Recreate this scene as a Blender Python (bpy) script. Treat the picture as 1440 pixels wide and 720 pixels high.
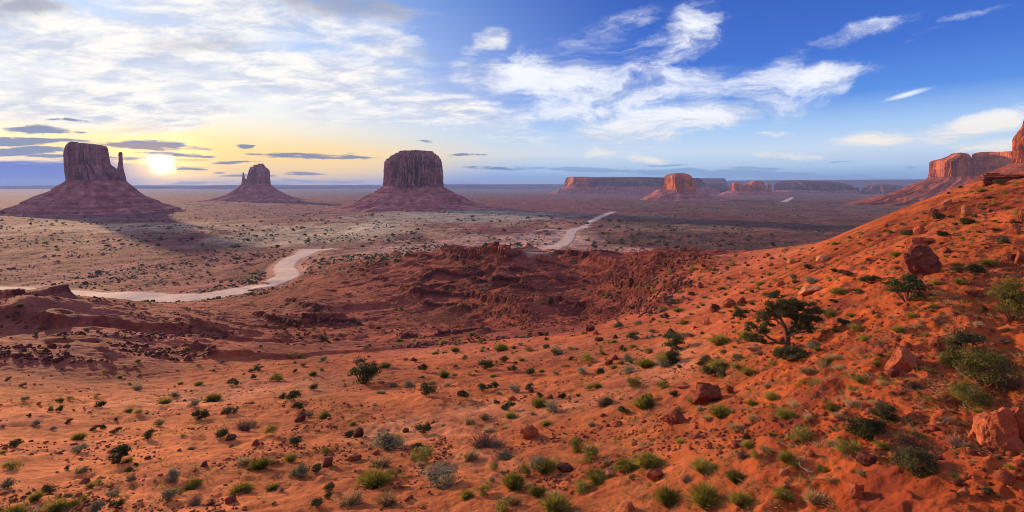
import bpy, bmesh, math, random
import numpy as np
from mathutils import Vector, Matrix

for o in list(bpy.data.objects):
    bpy.data.objects.remove(o, do_unlink=True)
SC = bpy.context.scene
COL = SC.collection
F, CX, HY = 720.0, 720.0, 262.0          # focal length, centre column and horizon row of the 1440 px wide photo
R = math.radians

# ------------------------------------------------------------------ camera
cam_d = bpy.data.cameras.new('camera')
cam_d.sensor_width = 36.0
cam_d.lens = 36.0 * F / 1440.0
cam_d.shift_y = -(360.0 - HY) / 1440.0
cam_d.clip_start, cam_d.clip_end = 0.1, 200000.0
cam = bpy.data.objects.new('camera', cam_d)
cam.location = (0, 0, 0)
cam.rotation_euler = (R(90), 0, 0)
COL.objects.link(cam)
SC.camera = cam

# ------------------------------------------------------------------ render settings
SC.view_settings.view_transform = 'Standard'
SC.view_settings.look = 'None'
SC.view_settings.gamma = 1.0
SC.view_settings.exposure = 0.60
SC.view_settings.use_curve_mapping = False
SC.render.engine = 'CYCLES'
SC.cycles.use_denoising = True
SC.cycles.max_bounces = 6
SC.cycles.diffuse_bounces = 3
SC.cycles.transparent_max_bounces = 8
SC.cycles.volume_bounces = 1
SC.cycles.filter_width = 0.95

# ------------------------------------------------------------------ sun and sky
SUN_AZ, SUN_EL = R(-45), R(8.5)
GLOW_AZ, GLOW_EL = math.atan((229 - CX) / F), 0.0
GLOW_EL = math.atan((HY - 228) / F * math.cos(GLOW_AZ))
sd = bpy.data.lights.new('sun', 'SUN')
sd.energy = 5.0
sd.angle = R(1.2)
sd.color = (1.0, 0.64, 0.33)
sun = bpy.data.objects.new('sun', sd)
svec = Vector((math.sin(SUN_AZ) * math.cos(SUN_EL), math.cos(SUN_AZ) * math.cos(SUN_EL), math.sin(SUN_EL)))
sun.rotation_euler = svec.to_track_quat('Z', 'Y').to_euler()
COL.objects.link(sun)


class G:
    """small node-graph writer"""
    def __init__(self, tree):
        self.t = tree
        tree.nodes.clear()

    def n(self, typ, props=None, ins=None):
        nd = self.t.nodes.new(typ)
        for k, v in (props or {}).items():
            setattr(nd, k, v)
        for k, v in (ins or {}).items():
            self.put(nd.inputs[k], v)
        return nd

    def put(self, sock, v):
        if isinstance(v, bpy.types.NodeSocket):
            self.t.links.new(v, sock)
        else:
            sock.default_value = v

    def math(self, op, a, b=None, c=None, clamp=False):
        nd = self.n('ShaderNodeMath', {'operation': op, 'use_clamp': clamp})
        self.put(nd.inputs[0], a)
        if b is not None:
            self.put(nd.inputs[1], b)
        if c is not None:
            self.put(nd.inputs[2], c)
        return nd.outputs[0]

    def vec(self, op, a, b=None, scale=None):
        nd = self.n('ShaderNodeVectorMath', {'operation': op})
        self.put(nd.inputs[0], a)
        if b is not None:
            self.put(nd.inputs[1], b)
        if scale is not None:
            self.put(nd.inputs['Scale'], scale)
        return nd.outputs[1] if op in ('LENGTH', 'DOT_PRODUCT', 'DISTANCE') else nd.outputs[0]

    def ss(self, v, a, b, lo=0.0, hi=1.0):
        nd = self.n('ShaderNodeMapRange', {'interpolation_type': 'SMOOTHSTEP', 'clamp': True})
        for i, x in enumerate((v, a, b, lo, hi)):
            self.put(nd.inputs[i], x)
        return nd.outputs[0]

    def mix(self, f, a, b, blend='MIX'):
        nd = self.n('ShaderNodeMix', {'data_type': 'RGBA', 'blend_type': blend})
        self.put(nd.inputs[0], f)
        self.put(nd.inputs[6], a if isinstance(a, bpy.types.NodeSocket) else (*a[:3], 1))
        self.put(nd.inputs[7], b if isinstance(b, bpy.types.NodeSocket) else (*b[:3], 1))
        return nd.outputs[2]

    def ramp(self, fac, stops, interp='EASE'):
        nd = self.n('ShaderNodeValToRGB')
        cr = nd.color_ramp
        cr.interpolation = interp
        while len(cr.elements) < len(stops):
            cr.elements.new(0.5)
        for e, (p, c) in zip(cr.elements, stops):
            e.position = p
            e.color = (*c[:3], 1)
        self.put(nd.inputs[0], fac)
        return nd.outputs[0]

    def noise(self, v, scale, detail=5, rough=0.55, dist=0.0, dim='3D'):
        nd = self.n('ShaderNodeTexNoise', {'noise_dimensions': dim})
        self.put(nd.inputs['Vector'], v)
        self.put(nd.inputs['Scale'], scale)
        self.put(nd.inputs['Detail'], detail)
        self.put(nd.inputs['Roughness'], rough)
        self.put(nd.inputs['Distortion'], dist)
        return nd.outputs[0], nd.outputs[1]


def azel(px, py):
    a = math.atan((px - CX) / F)
    return a, math.atan((HY - py) / F * math.cos(a))


def build_world():
    w = bpy.data.worlds.new('World')
    SC.world = w
    w.use_nodes = True
    g = G(w.node_tree)
    d = g.n('ShaderNodeTexCoord').outputs['Generated']
    d = g.vec('NORMALIZE', d)
    sep = g.n('ShaderNodeSeparateXYZ', ins={0: d})
    x, y, z = sep.outputs
    az = g.math('ARCTAN2', x, y)
    el = g.math('ARCSINE', z)
    eld = g.math('MULTIPLY', el, 180 / math.pi)
    nish = g.n('ShaderNodeTexSky', {'sky_type': 'NISHITA', 'sun_disc': False, 'sun_elevation': SUN_EL,
                                    'sun_rotation': SUN_AZ, 'altitude': 1600.0, 'air_density': 1.0,
                                    'dust_density': 1.5, 'ozone_density': 2.0}).outputs[0]
    nish = g.mix(1.0, nish, (0.115, 0.12, 0.13), 'MULTIPLY')
    e = g.math('DIVIDE', eld, 40.0, clamp=True)
    right = g.ramp(e, [(0.0, (.15, .33, .62)), (.028, (.20, .40, .70)), (.05, (.40, .56, .80)), (.09, (.58, .70, .86)),
                       (.15, (.36, .56, .88)), (.22, (.075, .25, .74)), (.32, (.028, .135, .60)), (.5, (.018, .085, .46)),
                       (1.0, (.03, .12, .45))], 'LINEAR')
    left = g.ramp(e, [(0.0, (.05, .20, .70)), (.03, (.07, .25, .76)), (.055, (.30, .38, .62)), (.085, (.86, .60, .26)),
                      (.14, (.92, .80, .58)), (.21, (.90, .88, .84)), (.34, (.55, .70, .95)), (.55, (.22, .42, .85)),
                      (1.0, (.12, .28, .66))], 'LINEAR')
    lr = g.ss(az, R(16), R(-34))
    lr = g.math('MULTIPLY', lr, g.ss(az, R(-150), R(-70)))
    sky = g.mix(lr, right, left)
    sky = g.mix(0.16, sky, nish)
    # unseen sky overhead and behind the camera, brightened as added fill light
    zen = g.math('MULTIPLY', g.ss(eld, 26, 50), .38)
    sky = g.mix(zen, sky, (.86, .85, .88))
    back = g.math('MULTIPLY', g.ss(g.math('ABSOLUTE', az), R(70), R(125)), g.math('MULTIPLY', g.ss(eld, 1, 8), .38))
    sky = g.mix(back, sky, (.68, .67, .90))
    # warm glow around the sun
    gd = (math.sin(GLOW_AZ) * math.cos(GLOW_EL), math.cos(GLOW_AZ) * math.cos(GLOW_EL), math.sin(GLOW_EL))
    ae = g.n('ShaderNodeCombineXYZ', ins={0: az, 1: el, 2: 0.0}).outputs[0]
    n1, c1 = g.noise(ae, 5.0, 6, .6)
    n2, c2 = g.noise(ae, 22.0, 4, .6)
    warp = g.vec('MULTIPLY', g.vec('SUBTRACT', c1, (.5, .5, .5)), (.16, .055, 0))
    warp = g.vec('ADD', warp, g.vec('MULTIPLY', g.vec('SUBTRACT', c2, (.5, .5, .5)), (.05, .014, 0)))
    aw = g.vec('ADD', ae, warp)

    def blob(src, px, py, ax, ay, rot=0.0, soft=0.15):
        c = azel(px, py)
        ca, sa = math.cos(R(rot)), math.sin(R(rot))
        p = azel(px + ax * ca, py - ax * sa)
        q = azel(px + ay * sa, py + ay * ca)
        la = math.hypot(p[0] - c[0], p[1] - c[1])
        lb = math.hypot(q[0] - c[0], q[1] - c[1])
        rr = math.atan2(p[1] - c[1], p[0] - c[0])
        m = g.n('ShaderNodeMapping', {'vector_type': 'TEXTURE'}, {0: src, 1: (c[0], c[1], 0), 2: (0, 0, rr), 3: (la, lb, 1)})
        return g.ss(g.vec('LENGTH', m.outputs[0]), 1.0 + soft, 0.15)

    def total(src, lst):
        acc = None
        for b in lst:
            s = b[5] if len(b) > 5 else 1.0
            v = blob(src, *b[:5])
            if s != 1.0:
                v = g.math('MULTIPLY', v, s)
            acc = v if acc is None else g.math('MAXIMUM', acc, v)
        return acc
    # glow (under the cloud bars)
    halo = blob(ae, 250, 226, 330, 46, 0, .6)
    sky = g.mix(g.math('MULTIPLY', halo, .55), sky, (1.05, .72, .26))
    halo2 = blob(ae, 232, 230, 110, 42, 0, .7)
    sky = g.mix(g.math('MULTIPLY', halo2, .85), sky, (1.45, .92, .30))
    halo3 = blob(ae, 230, 229, 52, 27, 0, .9)
    sky = g.mix(g.math('MULTIPLY', halo3, .85), sky, (2.3, 1.5, .55))
    halo4 = blob(ae, 420, 234, 210, 30, 0, .5)
    sky = g.mix(g.math('MULTIPLY', halo4, .75), sky, (1.05, .70, .24))

    # coordinates of a flat cloud layer overhead
    zz = g.math('ADD', g.math('MAXIMUM', z, 0.0), 0.16)
    pl = g.n('ShaderNodeCombineXYZ', ins={0: g.math('DIVIDE', x, zz), 1: g.math('DIVIDE', y, zz), 2: 0.0}).outputs[0]
    plr = g.n('ShaderNodeMapping', {}, {0: pl, 2: (0, 0, R(28)), 3: (.75, 1.15, 1)}).outputs[0]
    fb, _ = g.noise(plr, 2.1, 10, .60, .5)
    fb2, _ = g.noise(plr, 5.5, 8, .62, .3)
    fbm = g.math('ADD', g.math('MULTIPLY', fb, .68), g.math('MULTIPLY', fb2, .32))

    # ---- white veil on the left
    veil = total(aw, [(140, 70, 420, 130, 0), (90, 140, 420, 72, 0), (420, 110, 330, 75, -4), (620, 150, 210, 42, -10, .8),
                      (330, 20, 330, 60, 0), (690, 55, 55, 30, 25, .75), (-300, 60, 500, 160, 0), (680, 110, 130, 40, 8, .62),
                      (500, 60, 160, 45, -14, .85)])
    dv = g.math('ADD', g.math('MULTIPLY', veil, .95), g.math('MULTIPLY', g.math('SUBTRACT', fbm, .5), 2.6))
    mv = g.math('MULTIPLY', g.ss(dv, .18, 1.02), g.ss(veil, .0, .3))
    vcol = g.mix(g.ss(fb2, .36, .62), (.52, .57, .70), (.93, .89, .83))
    sky = g.mix(g.math('MULTIPLY', mv, .94), sky, vcol)
    # grey undersides along the top
    gr = total(aw, [(470, 8, 170, 34, -6), (40, 4, 130, 20, 0, .8), (600, 78, 60, 14, -8, .5), (320, 66, 60, 14, 0, .45),
                    (280, 62, 100, 16, 10, .45), (-160, 10, 240, 70, 0)])
    dg = g.math('ADD', gr, g.math('MULTIPLY', g.math('SUBTRACT', fbm, .5), 2.4))
    mg = g.math('MULTIPLY', g.ss(dg, .25, 1.2), g.ss(gr, 0, .3))
    sky = g.mix(g.math('MULTIPLY', mg, .85), sky, (.27, .28, .36))

    # ---- cirrus on the right
    cir = total(aw, [(1000, 152, 260, 44, 15), (890, 182, 210, 40, 8), (1150, 112, 100, 30, 12), (965, 45, 85, 44, 35, .95), (840, 60, 110, 36, 25, .5),
                     (910, 80, 120, 46, 20, .82), (790, 105, 170, 56, 10, .85), (850, 140, 210, 50, 12, .85),
                     (1240, 190, 90, 16, 2), (1390, 170, 130, 22, 14), (1420, 205, 150, 15, 4, .7), (1080, 186, 40, 6, 4, .8),
                     (1330, 40, 80, 12, 24, .35), (1095, 214, 70, 8, 0, .7), (720, 168, 110, 18, 5, .65),
                     (905, 222, 60, 7, -4, .8), (1180, 62, 150, 22, 18, .6), (650, 172, 55, 16, 0, .6)])
    cm = g.n('ShaderNodeMapping', {}, {0: aw, 2: (0, 0, R(-20)), 3: (5.5, 17, 1)}).outputs[0]
    cz, _ = g.noise(cm, 1.0, 9, .66, .6)
    dc = g.math('ADD', g.math('MULTIPLY', cir, .95), g.math('MULTIPLY', g.math('SUBTRACT', fbm, .5), 1.6))
    dc = g.math('ADD', dc, g.math('MULTIPLY', g.math('SUBTRACT', cz, .5), 3.0))
    mc = g.math('MULTIPLY', g.ss(dc, .04, 1.22), g.ss(cir, 0, .3))
    ccol = g.mix(g.ss(eld, 3.0, 9.0), (.88, .80, .70), (.86, .88, .93))
    ccol = g.mix(g.math('MULTIPLY', g.ss(cz, .56, .40), .6), ccol, (.50, .55, .66))
    sky = g.mix(g.math('MULTIPLY', mc, .92), sky, ccol)
    st = blob(g.vec('ADD', ae, g.vec('SCALE', warp, scale=.12)), 1277, 133, 34, 4.0, 15, .3)
    sky = g.mix(g.math('MULTIPLY', st, .8), sky, (.85, .9, .95))

    # ---- low dark cloud bars
    aw2 = g.vec('ADD', ae, g.vec('MULTIPLY', warp, (1.0, .42, 0)))
    stretched = g.vec('MULTIPLY', ae, (11, 100, 1))
    fl, _ = g.noise(stretched, 1.0, 6, .6)

    def bars(lst, k=2.6):
        s = total(aw2, lst)
        dd = g.math('ADD', g.math('MULTIPLY', s, .85), g.math('MULTIPLY', g.math('SUBTRACT', fl, .5), k))
        return g.math('MULTIPLY', g.ss(dd, .26, .66), g.ss(s, 0, .25))
    b1 = bars([(55, 184, 78, 8, 0), (95, 170, 30, 4, 0, .8), (20, 200, 140, 7, 0), (30, 213, 150, 7, 0, .9), (205, 204, 108, 11, -2),
               (255, 214, 85, 6, -3), (150, 222, 120, 6, 0, .8), (-150, 190, 160, 22, 0)])
    sky = g.mix(g.math('MULTIPLY', b1, .9), sky, (.15, .22, .40))
    # distant bank of blue cloud low on the far left
    edge_ = g.math('ADD', eld, g.math('MULTIPLY', g.math('SUBTRACT', fl, .5), 2.6))
    b5 = g.math('MULTIPLY', g.ss(edge_, 2.5, 1.7), g.ss(az, R(-33), R(-40)))
    sky = g.mix(g.math('MULTIPLY', b5, .9), sky, (.03, .14, .56))
    b2 = bars([(450, 220, 105, 6, -1), (365, 204, 24, 4, 0), (345, 228, 60, 4, 0, .8), (270, 236, 40, 3.5, 0, .9), (400, 246, 130, 5, 0, .6),
               (655, 218, 30, 3.5, 0, .8), (690, 236, 60, 3.5, -2, .7), (612, 198, 18, 4, -5, .6), (320, 242, 30, 3, 0, .8)])
    sky = g.mix(g.math('MULTIPLY', b2, .85), sky, (.10, .17, .34))
    b4 = bars([(205, 206, 100, 7, -2), (270, 233, 70, 3, 0), (280, 222, 40, 3, 0, .7)])
    sky = g.mix(g.math('MULTIPLY', b4, .45), sky, (.45, .30, .20))
    b3 = bars([(830, 239, 200, 5, -1), (1000, 244, 330, 7, -1), (1150, 250, 260, 9, 0), (930, 233, 60, 2.6, 0, .8),
               (1270, 233, 26, 3, 0, .8), (1180, 226, 22, 2.6, 0, .7), (1060, 237, 90, 4, 0, .8), (500, 258, 420, 8, 0, .55)])
    sky = g.mix(g.math('MULTIPLY', b3, .72), sky, (.17, .30, .52))
    # the sun itself, half veiled, and gaps of gold beside it
    gaps = bars([(232, 228, 52, 8, -3), (275, 240, 48, 4, -2, .9)], 2.0)
    sky = g.mix(g.math('MULTIPLY', gaps, .75), sky, (1.25, .84, .30))
    core = blob(aw2, 229, 229, 12, 8, 0, 1.4)
    sky = g.mix(core, sky, (4.0, 3.2, 1.7))
    # the ground half of the sphere
    sky = g.mix(g.ss(eld, 0.0, -3.0), sky, (.22, .14, .12))
    sky = g.vec('SCALE', sky, scale=10.0)
    bg = g.n('ShaderNodeBackground', ins={0: sky, 1: 0.077})
    out = g.n('ShaderNodeOutputWorld')
    w.node_tree.links.new(bg.outputs[0], out.inputs[0])


build_world()

# ------------------------------------------------------------------ numpy noise
_rng = np.random.RandomState(7)
_PERM = _rng.permutation(4096).astype(np.int64)
_GR = _rng.randn(4096, 3)
_GR /= np.linalg.norm(_GR, axis=1)[:, None]


def gnoise(x, y, z=0.0):
    x, y, z = np.broadcast_arrays(np.asarray(x, float), np.asarray(y, float), np.asarray(z, float))
    xi, yi, zi = np.floor(x).astype(np.int64), np.floor(y).astype(np.int64), np.floor(z).astype(np.int64)
    xf, yf, zf = x - xi, y - yi, z - zi
    u, v, w = (t * t * t * (t * (t * 6 - 15) + 10) for t in (xf, yf, zf))
    res = 0
    for dx in (0, 1):
        for dy in (0, 1):
            for dz in (0, 1):
                h = _PERM[(_PERM[(_PERM[(xi + dx) & 4095] + yi + dy) & 4095] + zi + dz) & 4095]
                gv = _GR[h]
                dot = gv[..., 0] * (xf - dx) + gv[..., 1] * (yf - dy) + gv[..., 2] * (zf - dz)
                res = res + dot * (u if dx else 1 - u) * (v if dy else 1 - v) * (w if dz else 1 - w)
    return res * 1.6


def fbm(x, y, z=0.0, octv=4, gain=.5):
    a, s, t = 1.0, 1.0, 0
    for i in range(octv):
        t = t + a * gnoise(np.asarray(x) * s + 17.3 * i, np.asarray(y) * s - 9.1 * i, np.asarray(z) * s + 3.7 * i)
        a *= gain
        s *= 2.03
    return t


def ridged(x, y, z=0.0, octv=4, gain=.5):
    a, s, t = 1.0, 1.0, 0
    for i in range(octv):
        t = t + a * (1 - 2 * np.abs(gnoise(np.asarray(x) * s + 7.7 * i, np.asarray(y) * s + 5.1 * i, np.asarray(z) * s)))
        a *= gain
        s *= 2.07
    return t


def sstep(v, a, b):
    t = np.clip((np.asarray(v, float) - a) / (b - a), 0, 1)
    return t * t * (3 - 2 * t)


def gauss(a, sig, axis):
    n = int(3 * sig) + 1
    k = np.exp(-.5 * (np.arange(-n, n + 1) / sig) ** 2)
    k /= k.sum()
    pad = [(0, 0), (0, 0)]
    pad[axis] = (n, n)
    p = np.pad(a, pad, mode='edge')
    return np.apply_along_axis(lambda r: np.convolve(r, k, 'valid'), axis, p)


# ------------------------------------------------------------------ terrain profile: per column (depth, image row) on a 1.19 depth scale
DK = 1.19
COLS = {
    -600: [(15, 720), (22, 640), (34, 565), (60, 500), (110, 440), (170, 420), (370, 408), (640, 350), (900, 328)],
    0: [(15, 720), (21, 640), (33, 570), (43, 530), (56, 496), (66, 492), (78, 486), (84, 462), (100, 440), (130, 423), (180, 428), (370, 409), (480, 380), (640, 350), (900, 325)],
    120: [(15, 720), (22, 640), (33, 580), (45, 540), (62, 500), (85, 460), (120, 428), (140, 420), (200, 428), (340, 414), (480, 378), (640, 350), (900, 325)],
    240: [(15, 720), (22, 640), (34, 578), (46, 552), (56, 530), (75, 500), (110, 462), (170, 432), (290, 424), (315, 418), (450, 380), (640, 350), (900, 325)],
    360: [(15, 720), (22, 640), (36, 570), (52, 530), (64, 508), (85, 500), (120, 482), (150, 464), (220, 440), (280, 424), (340, 408), (450, 384), (640, 350), (900, 325)],
    480: [(15, 720), (22, 640), (38, 560), (58, 515), (78, 496), (110, 490), (150, 474), (190, 452), (300, 392), (400, 364), (560, 353), (660, 346), (900, 325)],
    600: [(15, 720), (22, 640), (37, 560), (58, 512), (80, 491), (120, 487), (165, 470), (205, 440), (260, 398), (340, 353), (430, 360), (680, 345), (900, 325)],
    720: [(15, 720), (22, 640), (36, 560), (60, 502), (80, 480), (105, 478), (140, 470), (170, 455), (220, 415), (280, 375), (340, 348), (430, 362), (700, 344), (950, 322)],
    840: [(14.5, 720), (20, 640), (31, 560), (50, 500), (72, 470), (95, 456), (115, 456), (150, 440), (200, 412), (250, 385), (310, 361), (420, 372), (700, 344), (950, 322)],
    960: [(13, 720), (17, 640), (25, 560), (38, 500), (62, 450), (90, 420), (130, 402), (170, 386), (230, 364), (290, 353), (400, 366), (700, 344), (950, 322)],
    1080: [(11.5, 720), (14, 640), (19, 560), (29, 490), (44, 440), (66, 400), (95, 376), (135, 358), (200, 372), (400, 376), (700, 344), (950, 322)],
    1200: [(10, 720), (12.5, 640), (15.5, 560), (21, 480), (28, 425), (40, 383), (58, 350), (88, 326), (140, 340), (300, 372), (600, 352), (900, 325)],
    1320: [(9, 720), (11, 640), (13.5, 560), (17, 480), (23.5, 400), (31, 360), (44, 322), (64, 292), (88, 273), (130, 280), (250, 300), (600, 320), (1000, 312)],
    1440: [(8.5, 720), (12, 600), (16, 500), (22, 400), (34, 322), (52, 272), (78, 241), (120, 245), (250, 250), (600, 265), (1000, 285)],
    1900: [(8, 560), (14, 420), (22, 330), (40, 250), (70, 215), (120, 220), (300, 240), (700, 258), (1200, 275)],
}
FLOOR = -95.0
_ld = np.linspace(math.log(1.5), math.log(80000), 520)
_cp = sorted(COLS)
_Z = []
for c in _cp:
    d = [1.5, 4.0] + [a * DK for a, _ in COLS[c]]
    zz = [-(b - HY) / F * a * DK for a, b in COLS[c]]
    z0 = zz[0]
    zz = [max(-2.9, z0 * .6), z0 * .55 - .6] + zz
    last = zz[-1]
    d += [d[-1] * 1.7, d[-1] * 3, 80000]
    zz += [FLOOR * .8 + last * .2, FLOOR, FLOOR]
    _Z.append(np.interp(_ld, np.log(d), zz))
_pg = np.arange(-600, 1901, 10.0)
_Z = np.array(_Z)
BASE = np.array([np.interp(_pg, _cp, _Z[:, i]) for i in range(len(_ld))])      # rows depth, columns px
BASE = gauss(BASE, 2.0, 0)
BASE = gauss(BASE, 4.0, 1)


def base_z(px, dep):
    i = np.clip((np.log(np.maximum(dep, 1.5)) - _ld[0]) / (_ld[1] - _ld[0]), 0, len(_ld) - 1.001)
    j = np.clip((px - _pg[0]) / 10.0, 0, len(_pg) - 1.001)
    i0, j0 = i.astype(int), j.astype(int)
    fi, fj = i - i0, j - j0
    return (BASE[i0, j0] * (1 - fi) * (1 - fj) + BASE[i0 + 1, j0] * fi * (1 - fj) + BASE[i0, j0 + 1] * (1 - fi) * fj + BASE[i0 + 1, j0 + 1] * fi * fj)


TH = np.concatenate([np.linspace(-math.pi, R(-48), 70, endpoint=False), np.linspace(R(-48), R(48), 860), np.linspace(R(48), math.pi, 71)[1:]])
RR = np.concatenate([np.geomspace(1.6, 9, 60, endpoint=False), np.geomspace(9, 75, 340, endpoint=False), np.geomspace(75, 480, 700, endpoint=False), np.geomspace(480, 8000, 330, endpoint=False), np.geomspace(8000, 26000, 30)])
TT, RG = np.meshgrid(TH, RR, indexing='ij')
XX, YY = RG * np.sin(TT), RG * np.cos(TT)
tc = np.clip(TT, R(-58), R(58))
PXG = CX + F * np.tan(tc)
DEP = RG * np.cos(tc)
ZB = base_z(PXG, DEP)


def ray_base(px, py):
    d = np.exp(np.linspace(math.log(8), math.log(4000), 900))
    zz = base_z(np.full_like(d, px), d)
    row = HY - zz / d * F
    k = np.argmax(row <= py)
    return (px - CX) / F * d[k], d[k]


# badlands mask and relief
nlow = fbm(XX / 60, YY / 60, 1.0, 3)
edge = np.interp(PXG, [-600, 0, 150, 300, 420, 600, 720, 840, 960, 1060, 1150, 1900], [60, 48, 52, 58, 76, 88, 86, 92, 110, 170, 400, 400]) * DK
crest = np.interp(PXG, [-600, 0, 150, 300, 420, 600, 720, 840, 960, 1060, 1150, 1900], [220, 170, 190, 260, 360, 400, 400, 380, 350, 250, 100, 100]) * DK
BAD = sstep(DEP * (1 + .12 * nlow), edge * .88, edge * 1.12) * (1 - sstep(DEP * (1 + .1 * nlow), crest * .95, crest * 1.3))
BAD[np.abs(TT) > R(56)] *= .5
far = sstep(DEP, 350, 800)
Z = ZB.copy()
wx = XX + 9 * fbm(XX / 40, YY / 40, 5.0, 2)
wy = YY + 9 * fbm(XX / 40, YY / 40, 9.0, 2)
Z += BAD * (1.5 * ridged(wx / 60, wy / 60, 2.0, 2, .45) - .5 + .32 * ridged(wx / 11, wy / 11, 3.0, 3) + .22 * fbm(XX / 2.6, YY / 2.6, 3.3, 3))
fore = 1 - sstep(DEP, 60, 160)
n_a0 = fbm(XX / 9, YY / 9, 70.0, 2)
Z += fore * sstep(RG, 3, 14) * (.24 * fbm(XX / 5, YY / 5, 4.0, 3) + .075 * fbm(XX / .9, YY / .9, 6.0, 3) + .07 * ridged(XX / 1.6, YY / 1.1, 6.5, 2) * sstep(n_a0, -.2, .5) + .035 * fbm(XX / .38, YY / .38, 6.8, 2) * sstep(n_a0, -.4, .3)) * (1 - BAD)
rs = sstep(PXG, 900, 1150) * fore
Z += rs * (.20 * ridged(XX / 2.6 + YY / 9, YY / 2.2 - XX / 9, 2.2, 4, .6) - .1)
Z += far * (2.2 * fbm(XX / 160, YY / 160, 8.0, 3) + 1.2 * ridged(XX / 70, YY / 120, 8.0, 3) - .8) * (1 - sstep(DEP, 6000, 15000) * .6)
# mid plain between the badlands and the far flats
mid = sstep(DEP, 180, 320) * (1 - BAD) * (1 - sstep(DEP, 900, 1600))
Z += mid * (1.2 * fbm(XX / 35, YY / 35, 12.0, 4) + .6 * ridged(XX / 14, YY / 14, 1.0, 3) - .3)
# strata: step the badlands
st = 2.6
zt = Z + 2.4 * fbm(XX / 120, YY / 120, 14.0, 2) + .25 * fbm(XX / 6, YY / 6, 15.0, 2)
fr = zt / st - np.floor(zt / st)
shift = (np.floor(zt / st) + sstep(fr, .0, .10) * .45 + .55 * fr) * st - zt
TERM = BAD * sstep(fbm(XX / 45, YY / 45, 16.0, 2), -.25, .3)
Z += shift * TERM * .8
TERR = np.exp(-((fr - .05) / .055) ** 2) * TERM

LEDGES = [
    ([(533, 361), (575, 363), (613, 367)], 2.2), ([(600, 354), (625, 360), (650, 371), (703, 381)], 3.0),
    ([(650, 354), (697, 361), (713, 351), (733, 349), (742, 362), (785, 364), (827, 371), (887, 388)], 3.8),
    ([(583, 401), (627, 395), (640, 399), (687, 397)], 3.2), ([(713, 392), (745, 387), (773, 389)], 2.4),
    ([(563, 415), (607, 417), (653, 421), (707, 434), (752, 452)], 3.4), ([(687, 411), (733, 407), (742, 418)], 2.6),
    ([(490, 380), (523, 388)], 2.0), ([(517, 395), (540, 397), (560, 404)], 2.0),
    ([(760, 353), (800, 357), (850, 352), (900, 356), (960, 355)], 2.6), ([(830, 386), (870, 392), (905, 402), (950, 408)], 3.4),
    ([(800, 398), (850, 404), (885, 418), (920, 424)], 3.0), ([(880, 372), (940, 380), (990, 378)], 2.4),
    ([(770, 432), (820, 428), (860, 436)], 2.4), ([(0, 458), (25, 455), (48, 458), (62, 466)], 3.6),
    ([(28, 444), (60, 436), (98, 430)], 2.6), ([(420, 458), (455, 463), (505, 460)], 3.4), ([(345, 448), (385, 455), (420, 462)], 2.2),
    ([(240, 462), (285, 478), (325, 488)], 1.4), ([(560, 487), (598, 478), (640, 473), (690, 468)], 1.8),
    ([(255, 498), (275, 506), (300, 514)], 1.0), ([(395, 425), (430, 440), (470, 446)], 2.0),
]
LEDGES += [([(x + 14 + 3 * i % 7, y + 8.5 + .02 * (x - 500)) for x, y in pts], hg * .55) for i, (pts, hg) in enumerate(LEDGES[:13])]
LEDGES += [([(x - 9, y - 6.0) for x, y in pts], hg * .4) for pts, hg in LEDGES[1:12:2]]
msk = (DEP > 55) & (DEP < 620) & (np.abs(TT) < R(50))
mx, my = XX[msk], YY[msk]
jx = 2.2 * fbm(mx / 15, my / 15, 21.0, 3) + .8 * fbm(mx / 2.2, my / 2.2, 2.0, 2)
jy = 2.2 * fbm(mx / 15, my / 15, 31.0, 3) + .8 * fbm(mx / 2.2, my / 2.2, 7.0, 2)
dzl = np.zeros_like(mx)
LED = np.zeros_like(mx)
SCRSH = np.zeros_like(mx)
for pts, hgt in LEDGES:
    w = [ray_base(*p) for p in pts]
    bd = np.full_like(mx, 1e9)
    sg = np.zeros_like(mx)
    tt_all = np.zeros_like(mx)
    L = len(w) - 1
    for k in range(L):
        (ax, ay), (bx, by) = w[k], w[k + 1]
        ex, ey = bx - ax, by - ay
        ll = ex * ex + ey * ey + 1e-6
        qx, qy = mx + jx - ax, my + jy - ay
        t = np.clip((qx * ex + qy * ey) / ll, 0, 1)
        dx, dy = qx - t * ex, qy - t * ey
        dd = np.hypot(dx, dy)
        cr = ex * qy - ey * qx          # positive: behind for a left-to-right line
        up = dd < bd
        bd = np.where(up, dd, bd)
        sg = np.where(up, np.sign(cr), sg)
        tt_all = np.where(up, (k + t) / L, tt_all)
    s = bd * sg
    h = 1.05 * hgt * sstep(tt_all, 0, .1) * (1 - sstep(tt_all, .9, 1)) * (.75 + .5 * fbm(mx / 16, my / 16, hgt, 2))
    dzl += h * .55 * np.where(s > 0, np.exp(-np.maximum(s, 0) / 20.0), 0) * sstep(s, -.15, .45)
    dzl -= h * .30 * np.where(s <= 0.5, np.exp(-np.maximum(-s, 0) / 9.0), 0)
    q = np.maximum(-s, 0)
    dzl -= h * 2.1 * (1 - np.exp(-q / 9.0)) * np.exp(-q / 26.0)
    dzl += h * .75 * np.exp(-np.maximum(s, 0) / 34.0) * np.where(s > 0, 1, np.exp(-q / 40.0))
    SCRSH = np.maximum(SCRSH, sstep(h, .2, 1.2) * np.where(s < .3, np.exp(-q / 17.0), 0))
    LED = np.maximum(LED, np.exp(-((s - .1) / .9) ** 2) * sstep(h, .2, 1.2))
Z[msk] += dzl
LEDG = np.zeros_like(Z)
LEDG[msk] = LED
SCRSHADE = np.zeros_like(Z)
SCRSHADE[msk] = SCRSH
_thi = np.arange(len(TH))
_rri = np.arange(len(RR))


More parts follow.
